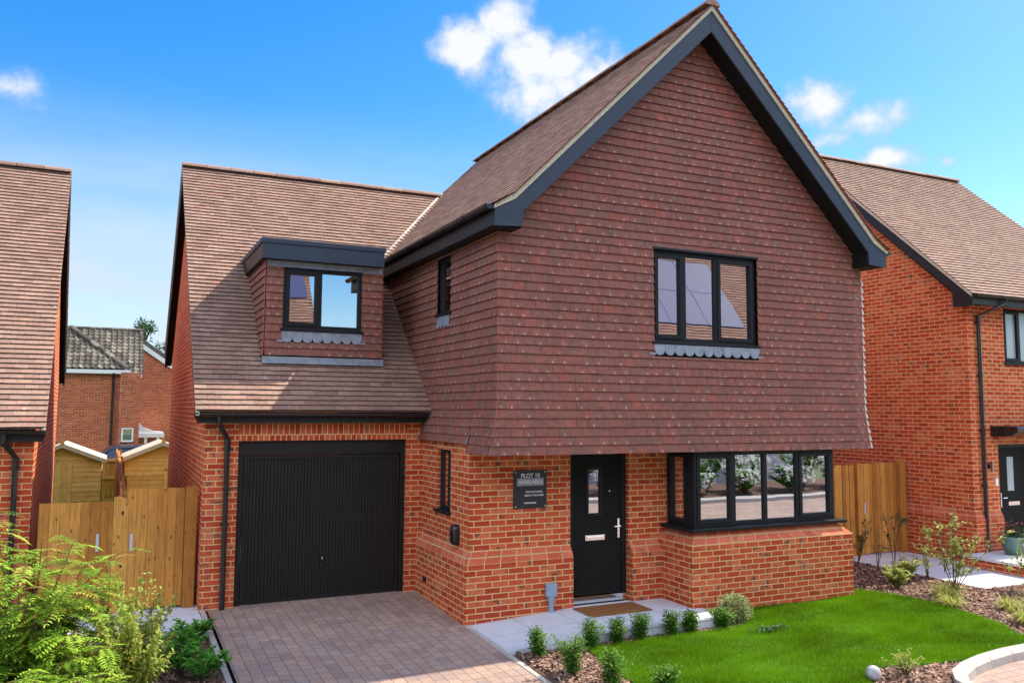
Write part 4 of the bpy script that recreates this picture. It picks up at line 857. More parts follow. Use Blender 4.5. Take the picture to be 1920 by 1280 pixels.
# local frame: x to the left is negative, y from its front wall
mb = MB(); e0, r0 = (-.23, 2.57), (4.38, 7.03); SL = 7.5
lw_ = [(-SL, 0)]
wall(mb, FY(0), -SL, 0, -.25, 2.5)
mb.face([(0, 0, -.25), (0, 7.6, -.25), (0, 7.6, 4.0), (0, r0[0], 6.9), (0, 0, 2.7)]); mb.face([(-SL, 7.6, -.25), (0, 7.6, -.25), (0, 7.6, 4.0), (-SL, 7.6, 4.0)]); mb.face([(-SL, 0, -.25), (-SL, 7.6, -.25), (-SL, 7.6, 4.0), (-SL, r0[0], 6.9), (-SL, 0, 2.7)])
mb.build('brick_wall', MT['brick'], lh)
lv = Vector((0, r0[0]-e0[0], r0[1]-e0[1])); ls_ = lv.length
mb = MB(); tiles(mb, (-SL, e0[0], e0[1]), (1, 0, 0), lv, SL+.13, ls_, gauge=.1); roofdeck(mb, (-SL, e0[0], e0[1]), (1, 0, 0), lv, SL+.12, ls_)
rv_ = Vector((0, r0[0]-7.95, r0[1]-3.6)); tiles(mb, (.13, 7.95, 3.6), (-1, 0, 0), rv_, SL+.13, rv_.length, gauge=.1); roofdeck(mb, (.12, 7.95, 3.6), (-1, 0, 0), rv_, SL+.12, rv_.length)
lr = mb.build('roof', MT['roof_tile'], lh)
mb = MB(); ridge_tiles(mb, (-SL, r0[0], r0[1]+.02), (.13, r0[0], r0[1]+.02)); mb.build('ridge', MT['roof_tile'], lr)
mb = MB(); mb.prism([(e0[0], e0[1]-.012), (r0[0], r0[1]-.012), (7.95, 3.59), (7.95, 3.54), (r0[0], r0[1]-.062), (e0[0], e0[1]-.06)], .08, .127, 'yz'); mb.build('verge_mortar', MT['mortar'], lh)
mb = MB(); mb.prism([(r0[0], r0[1]-.065), (7.94, 3.54), (7.94, 3.28), (7.7, 3.28), (7.66, 3.5), (r0[0], r0[1]-.30)], .085, .11, 'yz'); mb.prism([(e0[0]+.05, e0[1]-.05), (r0[0]-.002, r0[1]-.065), (r0[0]-.002, r0[1]-.30), (e0[0]+.25, e0[1]-.11)], .085, .11, 'yz'); mb.build('bargeboard', MT['soffit'], lh)
mb = MB(); mb.face([(0, r0[0], r0[1]-.24), (.1, r0[0], r0[1]-.24), (.1, 7.94, 3.33), (0, 7.94, 3.33)]); mb.build('soffit', MT['soffit'], lh)
mb = MB(); mb.box(-SL, .11, -.13, -.105, 2.40, 2.535); mb.box(-SL, .11, -.105, 0, 2.40, 2.41); mb.build('fascia', MT['black'], lh)
mb = MB(); gutter(mb, (-SL, -.19, 2.545), (.13, -.19, 2.545), .058); mb.build('gutter', MT['gloss'], lh)
downpipe(lh, -.33, -.19, 2.50, -.19, 0, -.1, (0, -1, 0), kick=False)

# ------------------------------------------------------------------ right neighbour
RX, RY, RB = 10.0, 1.06, 7.2
rh = thing('neighbour_house', 'red brick house with brown roof, black canopy and front door, at the right edge', 'house', (RX, RY, 0))
mb = MB(); RL = 4.75; RM = 3.77; eR, rR = (-.30, 4.74), (RM, 8.46)
win = (1.03, 2.75, 3.54, 4.585); dr_ = (.72, 1.62, .02, 2.02)
wall(mb, FY(0), 0, RL, -.25, 4.72, [win, dr_], .09)
for x in (0, RL): mb.face([(x, 0, -.25), (x, 2*RM, -.25), (x, 2*RM, 4.75), (x, RM, 8.2), (x, 0, 4.75)])
mb.face([(0, 2*RM, -.25), (RL, 2*RM, -.25), (RL, 2*RM, 4.75), (0, 2*RM, 4.75)])
mb.build('brick_wall', MT['brick'], rh)
plinth(rh, [((0, 2*RM), (0, 0), (-1, 0), 0, 1), ((0, 0), (dr_[0], 0), (0, -1), 1, 0)], .82, .062, .66)
plinth(rh, [((dr_[1], 0), (RL, 0), (0, -1), 0, 0)], .82, .062, .66)
mb = MB(); v_ = Vector((0, rR[0]-eR[0], rR[1]-eR[1])); vl = v_.length; x0 = -.26; RW_ = RL+.52
tiles(mb, (x0, eR[0], eR[1]), (1, 0, 0), v_, RW_, vl, gauge=.1); roofdeck(mb, (x0, eR[0], eR[1]), (1, 0, 0), v_, RW_, vl)
vb_ = Vector((0, -v_.y, v_.z)); tiles(mb, (x0+RW_, 2*RM+.3, eR[1]), (-1, 0, 0), vb_, RW_, vl, gauge=.2, tw=.33); roofdeck(mb, (x0+RW_, 2*RM+.3, eR[1]), (-1, 0, 0), vb_, RW_, vl)
rr_ = mb.build('roof', MT['roof_tile'], rh)
mb = MB(); ridge_tiles(mb, (x0, rR[0], rR[1]+.02), (x0+RW_, rR[0], rR[1]+.02)); mb.build('ridge', MT['roof_tile'], rr_)
mb = MB(); mb.prism([(eR[0]-.01, eR[1]-.0), (rR[0], rR[1]-.006), (rR[0], rR[1]-.075), (eR[0]-.01, eR[1]-.055)], x0+.0, x0+.05, 'yz'); mb.build('verge_mortar', MT['mortar'], rh)
mb = MB(); P = [(eR[0], eR[1]-.055), (rR[0]-.001, rR[1]-.077), (rR[0]-.001, rR[1]-.32), (.10, 4.84), (.09, 4.54), (eR[0], 4.53)]
mb.prism(P, x0+.02, x0+.05, 'yz'); mb.prism([(2*RM-a, b) for a, b in P], x0+.02, x0+.05, 'yz'); mb.build('bargeboard', MT['black'], rh)
mb = MB(); mb.face([(x0+.05, eR[0], 4.56), (0, eR[0], 4.56), (0, .1, 4.56), (x0+.05, .1, 4.56)]); mb.face([(x0+.05, .1, 4.8), (0, .1, 4.8), (0, rR[0], rR[1]-.32), (x0+.05, rR[0], rR[1]-.32)]); mb.box(0, RL, eR[0]+.036, 0, 4.605, 4.615); mb.build('soffit', MT['soffit'], rh)
mb = MB(); mb.box(x0+.05, RL+.2, eR[0]+.01, eR[0]+.035, 4.56, 4.71); mb.build('fascia', MT['black'], rh)
mb = MB(); gutter(mb, (x0+.0, eR[0]-.05, 4.74), (RL+.26, eR[0]-.05, 4.74), .06); mb.build('gutter', MT['gloss'], rh)
downpipe(rh, .62, eR[0]-.05, 4.70, .24, 0, .02, (0, -1, 0), kick=False)
window(rh, FY(0), *win, [1.52], [1, 0], inset=.03, depth=.06, fw=.055, sill=.04, frost=(0, 1))
mb = MB(); P = [(-.001, 2.36), (-.5, 2.36), (-.53, 2.33), (-.53, 2.26), (-.40, 2.18), (-.001, 2.16)]; mb.prism(P, .52, 1.95, 'yz'); mb.build('door_canopy', MT['gloss'], rh, bevel=.01)
mb = MB(); mb.box(dr_[0], dr_[0]+.06, .04, .09, .03, 2.02); mb.box(dr_[1]-.06, dr_[1], .04, .09, .03, 2.02); mb.box(dr_[0]+.06, dr_[1]-.06, .04, .09, 1.96, 2.02); mb.build('door_frame', MT['frame'], rh)
mb = MB(); mb.box(dr_[0]+.06, dr_[1]-.06, .055, .09, .03, 1.96); rd = mb.build('front_door', MT['door'], rh)
mb = MB(); mb.box(1.02, 1.20, .048, .0545, 1.15, 1.78); mb.build('pane', MT['frost'], rd)
mb = MB(); mb.box(1.02, 1.34, .042, .0545, .88, .95); mb.build('letterbox', MT['chrome'], rd)
mb = MB(); mb.box(.80, .825, .042, .0545, .85, 1.12); mb.tube([(.812, .05, 1.03), (.812, 0, 1.03), (.91, -.003, 1.03)], .01, 8); mb.build('handle', MT['chrome'], rd)
lt = thing('wall_light', 'small steel cylinder lamp on brickwork by the right-hand door', 'wall light', (RX+.42, RY-.005, 1.62))
mb = MB(); mb.tube([(0, -.07, -.1), (0, -.07, .1)], .03, 12); mb.build('lamp_body', MT['chrome'], lt, smooth=False)
mb = MB(); mb.box(-.025, .025, -.045, 0, -.04, .04); mb.build('bracket', MT['black'], lt)
mb = MB(); mb.box(10.70-RX-.1, 10.70-RX-.03, -.012, 0, 1.26, 1.40); mb.build('house_number', MT['white'], rh)
# brick-fronted step
mb = MB(); mb.box(9.55, 13, -.75, RY-.065, -.2, .055); st = mb.build('brick_step', MT['brick']); tag(st, kind='structure')
mb = MB(); mb.box(9.52, 13, -.78, RY-.064, .057, .10); st = mb.build('step_slab', MT['slab']); tag(st, kind='structure')

# ------------------------------------------------------------------ fences and gates
def board_panel(mb, T, u0, u1, z0, ztop, bw=.115, proud=.006):
    u = u0; i = 0
    while u < u1-.01:
        b = min(u+bw*random.uniform(.9, 1.1), u1); d = proud*(i % 2)+random.uniform(0, .003)
        m_box(mb, T, u+.0015, b-.0015, -.02, d, z0+random.uniform(0, .01), (ztop(u) if callable(ztop) else ztop)+random.uniform(-.004, .004), r=random.random()); u = b; i += 1
def gate(label, x0, x1, y, z0, z1, latch, group=None, hinge=None):
    g = thing('timber_gate', label, 'gate', (x0, y, z0), 0, group)
    mb = MB(); board_panel(mb, FY(0), 0, x1-x0, .04, z1-z0); mb.build('boards', MT['timber'], g)
    for z in (.25, (z1-z0)/2, z1-z0-.22):
        mb = MB(); mb.box(.02, x1-x0-.02, .021, .06, z, z+.09, r=.4); mb.build('ledge', MT['timber'], g)
    mb = MB(); m_box(mb, FY(0), latch-.018, latch+.018, .0095, .016, .78, 1.0); mb.build('latch', MT['galv'], g)
    return g
gate('honey-brown timber side gate with stained knots beside the garage wall', -3.965, -3.27, 2.86, -.02, 1.55, .06)
gate('lower timber gate between the left house and the fence end, behind the ferny bush', -4.98, -4.12, 3.0, -.02, 1.39, .68)
def post(label, x0, x1, y0, y1, z0, z1, r=.4):
    mb = MB(); mb.box(x0, x1, y0, y1, z0, z1, r=r); o = mb.build('fence_post', MT['timber'], bevel=.006); tag(o, label, 'post'); return o
post('brown timber gate post against the garage brickwork', -3.265, -3.12, 2.81, 2.93, -.1, 1.56, .1)
# dividing fence with dipped end
fn = thing('dividing_fence', 'timber fence running back between the two side gates, ending at the pale front post', 'fence', (-4.03, 2.85, -.1))
mb = MB()
def ft(u): return 1.58+.04*sin(u*1.1)-(.10*max(0, 1-u/.6))-.06*(int(u/1.83) % 2)
u = .16; i = 0
while u < 12.5:
    a, b = u, u+.12; rv = random.random()
    mb.prism([(a, .1), (b-.003, .1), (b-.003, ft(b)), (a, ft(a))], -.02-.006*(i % 2), .0, 'yz', r=rv); u = b; i += 1
mb.build('boards', MT['timber'], fn)
mb = MB()
for z in (.35, 1.0, 1.5): mb.box(.001, .05, .2, 12.5, z, z+.08, r=.3)
mb.build('rail', MT['timber'], fn)
for yy in (3.0, 6.0, 9.0, 12.0):
    mb = MB(); mb.box(.002, .10, yy, yy+.1, 0, 1.6, r=.3); mb.build('post', MT['timber'], fn)
mb = MB(); mb.prism([(-.095, .0), (.08, .0), (.08, 1.47), (.05, 1.53), (-.02, 1.56), (-.095, 1.55)], .0, .10, 'xz', r=.98); fp = mb.build('front_post', MT['timber'], fn)
for z in (.66, 1.33):
    mb = MB(); mb.box(.0, .022, -.004, -.001, z, z+.045); mb.build('bolt_hole', MT['soffit'], fp)
# right gate and fence
gate('orange-brown timber gate with a steel latch beside the right-hand brick house', 8.72, 9.72, 2.50, -.12, 1.62, .12)
mb = MB(); board_panel(mb, FY(0), 0, 2.45, 0, 1.72, .1, .014); o = mb.build('garden_fence', MT['timber'], loc=(6.16, 2.50, -.12)); tag(o, 'short timber fence of overlapping boards right of the bay window', 'fence')
post('square timber post between the right gate and the brick house', 9.74, 9.90, 2.42, 2.56, -.12, 1.64, .3); post('square timber post between the fence and gate on the right', 8.615, 8.715, 2.44, 2.54, -.12, 1.63, .6)
# rear boundary fence
bf = thing('rear_fence', 'dark orange timber fence with rails at the back of the gardens, between the sheds', 'fence', (-4.2, 16.5, -.2))
mb = MB(); board_panel(mb, FY(0), -8, 6, 0, 1.40); mb.build('boards', MT['timber'], bf)
mb = MB()
for z in (.25, .85, 1.32): mb.box(-8, 6, -.06, -.021, z, z+.07, r=.9)
mb.build('rail', MT['timber'], bf)

# ------------------------------------------------------------------ sheds
def shed(label, x, y, w, ridge, eave, door0, door1, z0=-.2):
    s = thing('garden_shed', label, 'shed', (x, y, z0), 0, 'wooden garden sheds behind the gates'); D = 2.0; h = w/2
    mb = MB(); z = 0
    while z < eave:
        z2 = min(z+.115, eave); rv = random.random()
        mb.face([(-h, -.012, z), (h, -.012, z), (h, 0, z2), (-h, 0, z2)], r=rv); mb.face([(-h, 0, z), (h, 0, z), (h, -.012, z), (-h, -.012, z)], r=1.5)
        for sx in (-1, 1): mb.face([(sx*(h+.012), 0, z), (sx*(h+.012), D, z), (sx*h, D, z2), (sx*h, 0, z2)], r=rv)
        z = z2
    zz = eave
    while zz < ridge-.02:
        z2 = min(zz+.115, ridge); a0, a1 = h*(ridge-zz)/(ridge-eave), h*(ridge-z2)/(ridge-eave); mb.face([(-a0, -.012, zz), (a0, -.012, zz), (a1, 0, z2), (-a1, 0, z2)], r=random.random()); zz = z2
    mb.face([(-h, D, 0), (h, D, 0), (h, D, eave), (0, D, ridge), (-h, D, eave)], r=.3)
    mb.build('walls', MT['timber_new'], s)
    mb = MB(); sl = (ridge-eave)/h; ov = .1
    for sx in (-1, 1): mb.prism([(0, ridge+.012), (sx*(h+ov), eave-ov*sl+.012), (sx*(h+ov), eave-ov*sl+.034), (0, ridge+.034)], -.12, D+.1, 'xz', r=.5)
    mb.build('roof', MT['shed_edge'], s)
    mb = MB()
    for sx in (-1, 1): mb.prism([(sx*.0, ridge+.045), (sx*(h+ov+.01), eave-ov*sl+.045), (sx*(h+ov+.01), eave-ov*sl-.05), (0, ridge-.05)], -.15, -.121, 'xz')
    mb.build('bargeboard', MT['shed_edge'], s)
    mb = MB(); board_panel(mb, FY(-.02), door0, door1, .05, eave-.06, .14, .004); d = mb.build('door', MT['timber_new'], s)
    mb = MB()
    for z in (eave-.3, .5): mb.box(door1-.24 if door1 < 0 else door0, door1 if door1 < 0 else door0+.24, -.040, -.0345, z, z+.03)
    mb.build('hinge', MT['chrome'], d)
    mb = MB(); mb.prism([(-.05, ridge+.03), (0, ridge+.17), (.05, ridge+.03)], -.165, -.151, 'xz', r=.6); mb.build('finial', MT['timber_new'], s)
    return s
shed('wooden shed with vertical-board door half hidden by the left house wall', -5.22, 13.4, 1.7, 1.90, 1.55, -.55, .22)
shed('wooden shed with pale roof edge beside the garage flank wall', -3.02, 13.4, 1.72, 1.92, 1.56, .05, .7)

# ------------------------------------------------------------------ houses behind
def pantiles(mb, P0, U, V, W_, H, gauge=.26, tw=.235, lo=None, hi=None):
    P0 = Vector(P0); U = Vector(U).normalized(); V = Vector(V).normalized(); n = U.cross(V); k = 0
    while k*gauge < H-.02:
        v0, v1 = k*gauge, min((k+1)*gauge+.03, H); u = 0; l = lo((v0+v1)/2) if lo else 0; h = hi((v0+v1)/2) if hi else W_
        while u < W_:
            a, b = max(u, l), min(u+tw, h)
            if b-a > .03:
                rv = random.random(); w = b-a; pr = [(a, .03), (a+w*.25, .075), (a+w*.5, .03), (a+w*.75, .012), (b, .03)]
                for (p, q), (p2, q2) in zip(pr, pr[1:]):
                    mb.face([P0+U*p+V*v0+n*(q+.03), P0+U*p2+V*v0+n*(q2+.03), P0+U*p2+V*v1+n*q2, P0+U*p+V*v1+n*q], uv=[(0, 0)]*4, r=rv)
                    mb.face([P0+U*p+V*v0+n*(q-.01), P0+U*p2+V*v0+n*(q2-.01), P0+U*p2+V*v0+n*(q2+.03), P0+U*p+V*v0+n*(q+.03)], uv=[(0, 0)]*4, r=1.5)
            u += tw
        k += 1
b1 = thing('distant_house', 'old brick house with mottled grey pantiles and a hipped corner, beyond the sheds', 'house', (-3.2, 30, 0))
mb = MB(); wall(mb, FY(0), -8, -.72, -.6, 4.15); wall(mb, FY(.55), -.72, -.0, -.6, 3.95) if False else wall(mb, FY(-.5), -.72, .05, -.6, 4.05, [(-.62, -.15, 1.15, 1.75)], .1)
mb.face([(-.72, 0, -.6), (-.72, .5, -.6), (-.72, .5, 4.1), (-.72, 0, 4.1)]); mb.face([(.05, .5, -.6), (.05, 5, -.6), (.05, 5, 4.1), (.05, 2.8, 6), (.05, .5, 4.1)]); mb.build('brick_wall', MT['brick_far'], b1)
mb = MB(); V_ = Vector((0, 2.6, 2.1)); pantiles(mb, (-8, .25, 3.98), (1, 0, 0), V_, 8.15, V_.length)
pantiles(mb, (-8, -.22, 4.18), (1, 0, 0), (0, 1.0, .9), 7.5, 2.7, hi=lambda v: 7.5-v*.80)
mb.face([(-8, -.2, 4.1), (-.5, -.2, 4.1), (-2.6, 1.9, 6.0), (-8, 1.9, 6.0)], r=.2); mb.face([(-.5, -.2, 4.1), (-.5, 1.9, 4.6), (-2.6, 1.9, 6.0)], r=.2)
r1 = mb.build('roof', MT['concrete_tile'], b1)
mb = MB(); ridge_tiles(mb, (-.45, -.2, 4.25), (-2.75, 1.75, 6.1), rad=.13); ridge_tiles(mb, (-8, 2.85, 6.15), (.15, 2.85, 6.15), rad=.11); mb.build('ridge', MT['concrete_tile'], r1)
mb = MB(); mb.box(-8, -.42, -.26, -.2, 4.0, 4.16); mb.box(-.42, -.36, -.26, .2, 4.0, 4.16); mb.box(-.62, .1, .15, .2, 3.86, 4.0); mb.build('fascia', MT['white'], b1)
mb = MB(); mb.tube([(-1.0, -.3, 4.0), (-1.0, -.07, 3.8), (-1.0, -.07, -.3)], .05, 8); mb.build('downpipe', MT['black'], b1)
window(b1, FY(-.5), -.62, -.15, 1.15, 1.75, [], [0], inset=.02, fw=.07, sill=.04).data.materials[0] = MT['white']
b2 = thing('distant_house', 'farther plain brick gable end with white sloping bargeboard, against the garage flank', 'house', (-3.0, 37, 0))
mb = MB(); mb.face([(-.3, 0, -1), (6, 0, -1), (6, 0, 1.4), (-.3, 0, 5.75)]); mb.face([(6, 0, -1), (6, 8, -1), (6, 8, 3.2), (6, 0, 3.2)]); mb.build('brick_wall', MT['brick_far'], b2)
mb = MB(); mb.prism([(-.35, 6.08), (6, 1.6), (6, 1.85), (-.35, 6.33)], -.1, 9, 'xz', r=.5); mb.build('roof', MT['concrete_tile'], b2)
mb = MB(); mb.prism([(-.35, 5.83), (6, 1.35), (6, 1.6), (-.35, 6.08)], -.14, -.05, 'xz'); mb.build('bargeboard', MT['white'], b2)
pc = thing('porch_canopy', 'small white canopy with swept roof on posts against the distant brick gable', 'porch', (-2.85, 36.0, 0))
mb = MB(); prof = [(-.3, 2.05), (-.2, 1.95), (.1, 1.6), (.6, 1.42), (1.0, 1.38)]
for (a, z), (b, z2) in zip(prof, prof[1:]): mb.prism([(a, 1.30), (b, 1.30), (b, z2), (a, z)], 0, 1, 'xz')
mb.build('roof', MT['white'], pc); mb = MB(); mb.box(-.3, 1.05, -.05, .0, 1.12, 1.32); mb.build('fascia', MT['white'], pc)
for x in (.15, .7):
    mb = MB(); mb.box(x, x+.12, 0, .12, -1, 1.12); mb.build('post', MT['white'], pc)
# dark parked car seen over the rear fence
cr = thing('parked_car', 'dark car whose roof and windscreen show above the rear fence', 'car', (-2.9, 22, -.30))
mb = MB(); P = [(-2.0, .3), (2.0, .3), (2.05, .8), (1.2, .98), (.75, 1.0), (.2, 1.55), (-.2, 1.62), (-1.3, 1.58), (-1.9, 1.1), (-2.05, .9)]; mb.prism(P, 0, 1.7, 'xz'); cb = mb.build('body', MT['car'], cr, bevel=.06)
mb = MB(); mb.prism([(-1.65, 1.1), (.5, 1.1), (.12, 1.48), (-1.25, 1.50)], -.004, -.001, 'xz'); mb.build('side_window', MT['solar'], cr)
for x in (-1.3, 1.3):
    mb = MB(); mb.tube([(x, -.02, .32), (x, .2, .32)], .32, 16); mb.build('wheel', MT['rubber'], cr)

# ------------------------------------------------------------------ houses across the road (mirrored in the windows)
def across(label, x0, x1, yf, dep, eave, ridge, panels, wallmat):
    h = thing('house_across_road', label, 'house', (x0, yf, 0), 0, 'houses across the road')
    w = x1-x0; mb = MB(); q = dep/2
    mb.face([(0, 0, -.2), (w, 0, -.2), (w, 0, eave), (0, 0, eave)]); mb.face([(0, -dep, -.2), (w, -dep, -.2), (w, -dep, eave), (0, -dep, eave)])
    for x in (0, w): mb.face([(x, 0, -.2), (x, -dep, -.2), (x, -dep, eave), (x, -q, ridge-.1), (x, 0, eave)])
    mb.build('wall', wallmat, h)
    mb = MB(); V_ = Vector((0, -q-.3, ridge-eave+.15)); tiles(mb, (w+.2, .3, eave-.15), (-1, 0, 0), V_, w+.4, V_.length, gauge=.15, tw=.3, jit=.5); roofdeck(mb, (w+.2, .3, eave-.15), (-1, 0, 0), V_, w+.4, V_.length)
    mb.face([(-.2, -dep-.3, eave-.15), (w+.2, -dep-.3, eave-.15), (w+.2, -q, ridge), (-.2, -q, ridge)], r=.4)
    rf = mb.build('roof', MT['roof_tile_red'], h); V_ = V_.normalized(); n_ = Vector((-1, 0, 0)).cross(V_)
    mb = MB(); mb.box(-.2, w+.2, .3, .36, eave-.25, eave-.12); mb.build('gutter', MT['gloss'], h)
    if panels:
        pq = np.array(panels); bk = MB(); o = Vector((0, .3, eave-.15))+n_*.045; bk.face([o+Vector((a, 0, 0))+V_*c for a, c in ((pq[:, 0].min(), pq[:, 2].min()), (pq[:, 1].max(), pq[:, 2].min()), (pq[:, 1].max(), pq[:, 3].max()), (pq[:, 0].min(), pq[:, 3].max()))]); bk.build('mounting_rail', MT['galv'], rf)
    for (a, b, c, d) in panels:
        pm = MB(); o = Vector((0, .3, eave-.15))+n_*.06
        pts = [o+Vector((a, 0, 0))+V_*c, o+Vector((b, 0, 0))+V_*c, o+Vector((b, 0, 0))+V_*d, o+Vector((a, 0, 0))+V_*d]; low = [p-n_*.04 for p in pts]
        pm.face(pts)
        for k in range(4): pm.face([low[k], low[(k+1) % 4], pts[(k+1) % 4], pts[k]])
        pm.build('solar_panel', MT['solar'], rf)
    for a in np.arange(1.0, w-1.5, 2.6):
        for z in (.9, 2.9):
            if z+1.2 < eave: window(h, lambda u, d, z_: (u, d, z_), a, a+1.2, z, z+1.1, [a+.6], [0, 0], inset=-.02, depth=.05, fw=.05, sill=.05)
    return h
across('pale rendered house with solar panels on red roof, mirrored in the upstairs window', 10.8, 20.6, -15.5, 7.0, 4.8, 9.3, [(.2+i*1.75, 1.92+i*1.75, 1.5+j*1.85, 3.32+j*1.85) for i in range(4) for j in range(2)], MT['render'])
across('brick house with dark roof panels, mirrored in the dormer window', -7, 2.35, -15.5, 7.0, 4.6, 9.6, [(5.9+i*1.75, 7.6+i*1.75, 2.9+j*1.7, 4.55+j*1.7) for i in range(2) for j in range(2)], MT['brick'])

# ------------------------------------------------------------------ vegetation
def emit(mb, c, d, up, L, w, r, fold=.25):
    """one leaf: two quads folded on the midrib"""
    d = d.normalized(); s = d.cross(up)
    if s.length < 1e-3: s = d.cross(Vector((1, 0, 0)))
    s.normalize(); n = s.cross(d).normalized(); m1 = c+d*L*.5; t = c+d*L-n*L*.08
    mb.face([c, m1+s*w*.5+n*w*fold, t, m1], uv=[(0, 0)]*4, r=r); mb.face([c, m1, t, m1-s*w*.5+n*w*fold], uv=[(0, 0)]*4, r=r)
def rv3(): return Vector((random.gauss(0, 1), random.gauss(0, 1), random.gauss(0, 1))).normalized()
def stems_mesh(mb, base, tips, r0, r1, bend=.15):
    out = []
    for tp in tips:
        b, t = Vector(base)+Vector((random.uniform(-1, 1), random.uniform(-1, 1), 0))*r0*1.5, Vector(tp); m = (b+t)/2+Vector((random.uniform(-1, 1), random.uniform(-1, 1), 0))*bend*(t-b).length
        m.x = m.x*.6+b.x*.4; m.y = m.y*.6+b.y*.4
        pts = [b*(1-f)**2+m*2*f*(1-f)+t*f*f for f in np.linspace(0, 1, 7)]
        mb.tube(pts, [r0+(r1-r0)*f for f in np.linspace(0, 1, 7)], 5, r=random.random()); out.append(pts)
    return out
def box_shrub(x, y, z, h, w, label, n=1800, mt='leaf_box', name='box_shrub', group='small upright evergreen shrubs'):
    t = thing(name, label, 'shrub', (x, y, z), random.uniform(0, 6), group)
    st_, lf = MB(), MB(); w *= 1.25; h *= .74; tips = [(random.gauss(0, w*.2), random.gauss(0, w*.2), h*random.uniform(.62, 1)) for _ in range(11)]
    for pts in stems_mesh(st_, (0, 0, 0), tips, .006, .002, .05):
        for _ in range(int(n/11)):
            f = random.uniform(.12, 1.0); i = min(5, int(f*6)); p = pts[i].lerp(pts[i+1], f*6-i)
            out = Vector((random.gauss(0, 1), random.gauss(0, 1), .55)).normalized(); lf_l = random.uniform(.02, .036)
            q = p+Vector((random.gauss(0, 1), random.gauss(0, 1), 0))*w*.125
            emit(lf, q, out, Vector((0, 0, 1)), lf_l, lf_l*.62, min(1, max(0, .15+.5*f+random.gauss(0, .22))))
    st_.build('stem', MT['wood_dark'], t); lf.build('foliage', MT[mt], t); return t
BX = [(.15, -.80, .46, .22, 'upright evergreen shrub nearest the end of the path by the driveway'), (.86, -.74, .50, .25, 'leafy evergreen shrub behind the tallest one at the bed corner'), (.18, -1.50, .60, .26, 'tallest evergreen shrub beside the lit driveway edge'),
      (1.22, -.72, .42, .22, 'evergreen shrub at the lawn corner, left of a near twin, opposite the doormat'), (1.56, -.70, .44, .24, 'evergreen shrub below the doormat, second of its pair'), (2.02, -.69, .44, .21, 'evergreen shrub left of the touching pair before the bay window'),
      (2.30, -.68, .46, .22, 'evergreen shrub right of the touching pair before the bay window'), (2.80, -.66, .34, .22, 'evergreen shrub tucked against the cream-variegated bush'), (.36, -1.98, .50, .26, 'evergreen shrub at the bottom edge where the lawn begins'), (.72, -2.30, .34, .26, 'dark low evergreen shrub cut by the bottom edge, on the lawn side')]
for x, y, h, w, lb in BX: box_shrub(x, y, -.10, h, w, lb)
vs = thing('variegated_bush', 'rounded cream and green variegated bush at the bay corner', 'shrub', (3.14, -.48, -.10))
lf, st_ = MB(), MB()
stems_mesh(st_, (0, 0, 0), [(random.gauss(0, .10), random.gauss(0, .08), random.uniform(.15, .3)) for _ in range(22)], .005, .002, .2)
for _ in range(2600):
    d = rv3(); rr = random.uniform(.45, 1.05)*(1+.14*sin(7*d.x+3*d.z)*sin(6*d.y+1)); p = Vector((d.x*.23*rr, d.y*.19*rr, .17+d.z*.18*rr))
    if p.z < .01: continue
    L = random.uniform(.024, .042); emit(lf, p, d+rv3()*.8, Vector((0, 0, 1)), L, L*.6, min(1, max(0, random.gauss(.5, .28))))
st_.build('stem', MT['wood_dark'], vs); lf.build('foliage', MT['leaf_var'], vs)
def rosette_shrub(x, y, z, R_, h, label, mt, n=420, L=(.05, .085), asp=.4, name='leafy_shrub', group=None):
    t = thing(name, label, 'shrub', (x, y, z), random.uniform(0, 6), group); lf, st_ = MB(), MB()
    tips = [(R_*random.uniform(.2, 1)*cos(a), R_*random.uniform(.2, 1)*sin(a), h*random.uniform(.45, 1)) for a in np.linspace(0, 6.28, 15)]
    for pts in stems_mesh(st_, (0, 0, 0), tips, .006, .002, .15):
        for k in range(n//15):
            f = 1-abs(random.gauss(0, .3)); f = min(1, max(.15, f)); i = min(5, int(f*6)); p = pts[i].lerp(pts[i+1], f*6-i); a = k*2.4
            d = Vector((cos(a), sin(a), random.uniform(.0, .9))); l = random.uniform(*L); emit(lf, p, d, Vector((0, 0, 1)), l, l*asp, min(1, max(0, .45+.5*(f-.6)+random.gauss(0, .2))))
    st_.build('stem', MT['wood_dark'], t); lf.build('foliage', MT[mt], t); return t
HB = [(-3.22, 1.32, .26, .26, 'bright green low shrub nearest the garage, by the edging'), (-3.42, .86, .30, .30, 'bright green low shrub second from the gate paving, in dark mulch'), (-3.46, .12, .34, .30, 'spreading bright green shrub beside the yellow-green bush'), (-3.27, -.22, .28, .30, 'bright green shrub at the bottom edge beside the driveway edging')]
for x, y, r_, h, lb in HB: rosette_shrub(x, y, -.09, r_, h, lb, 'leaf_hebe', 520, (.055, .09), .42, 'hebe_shrub', 'bright green shrubs in the left bed')
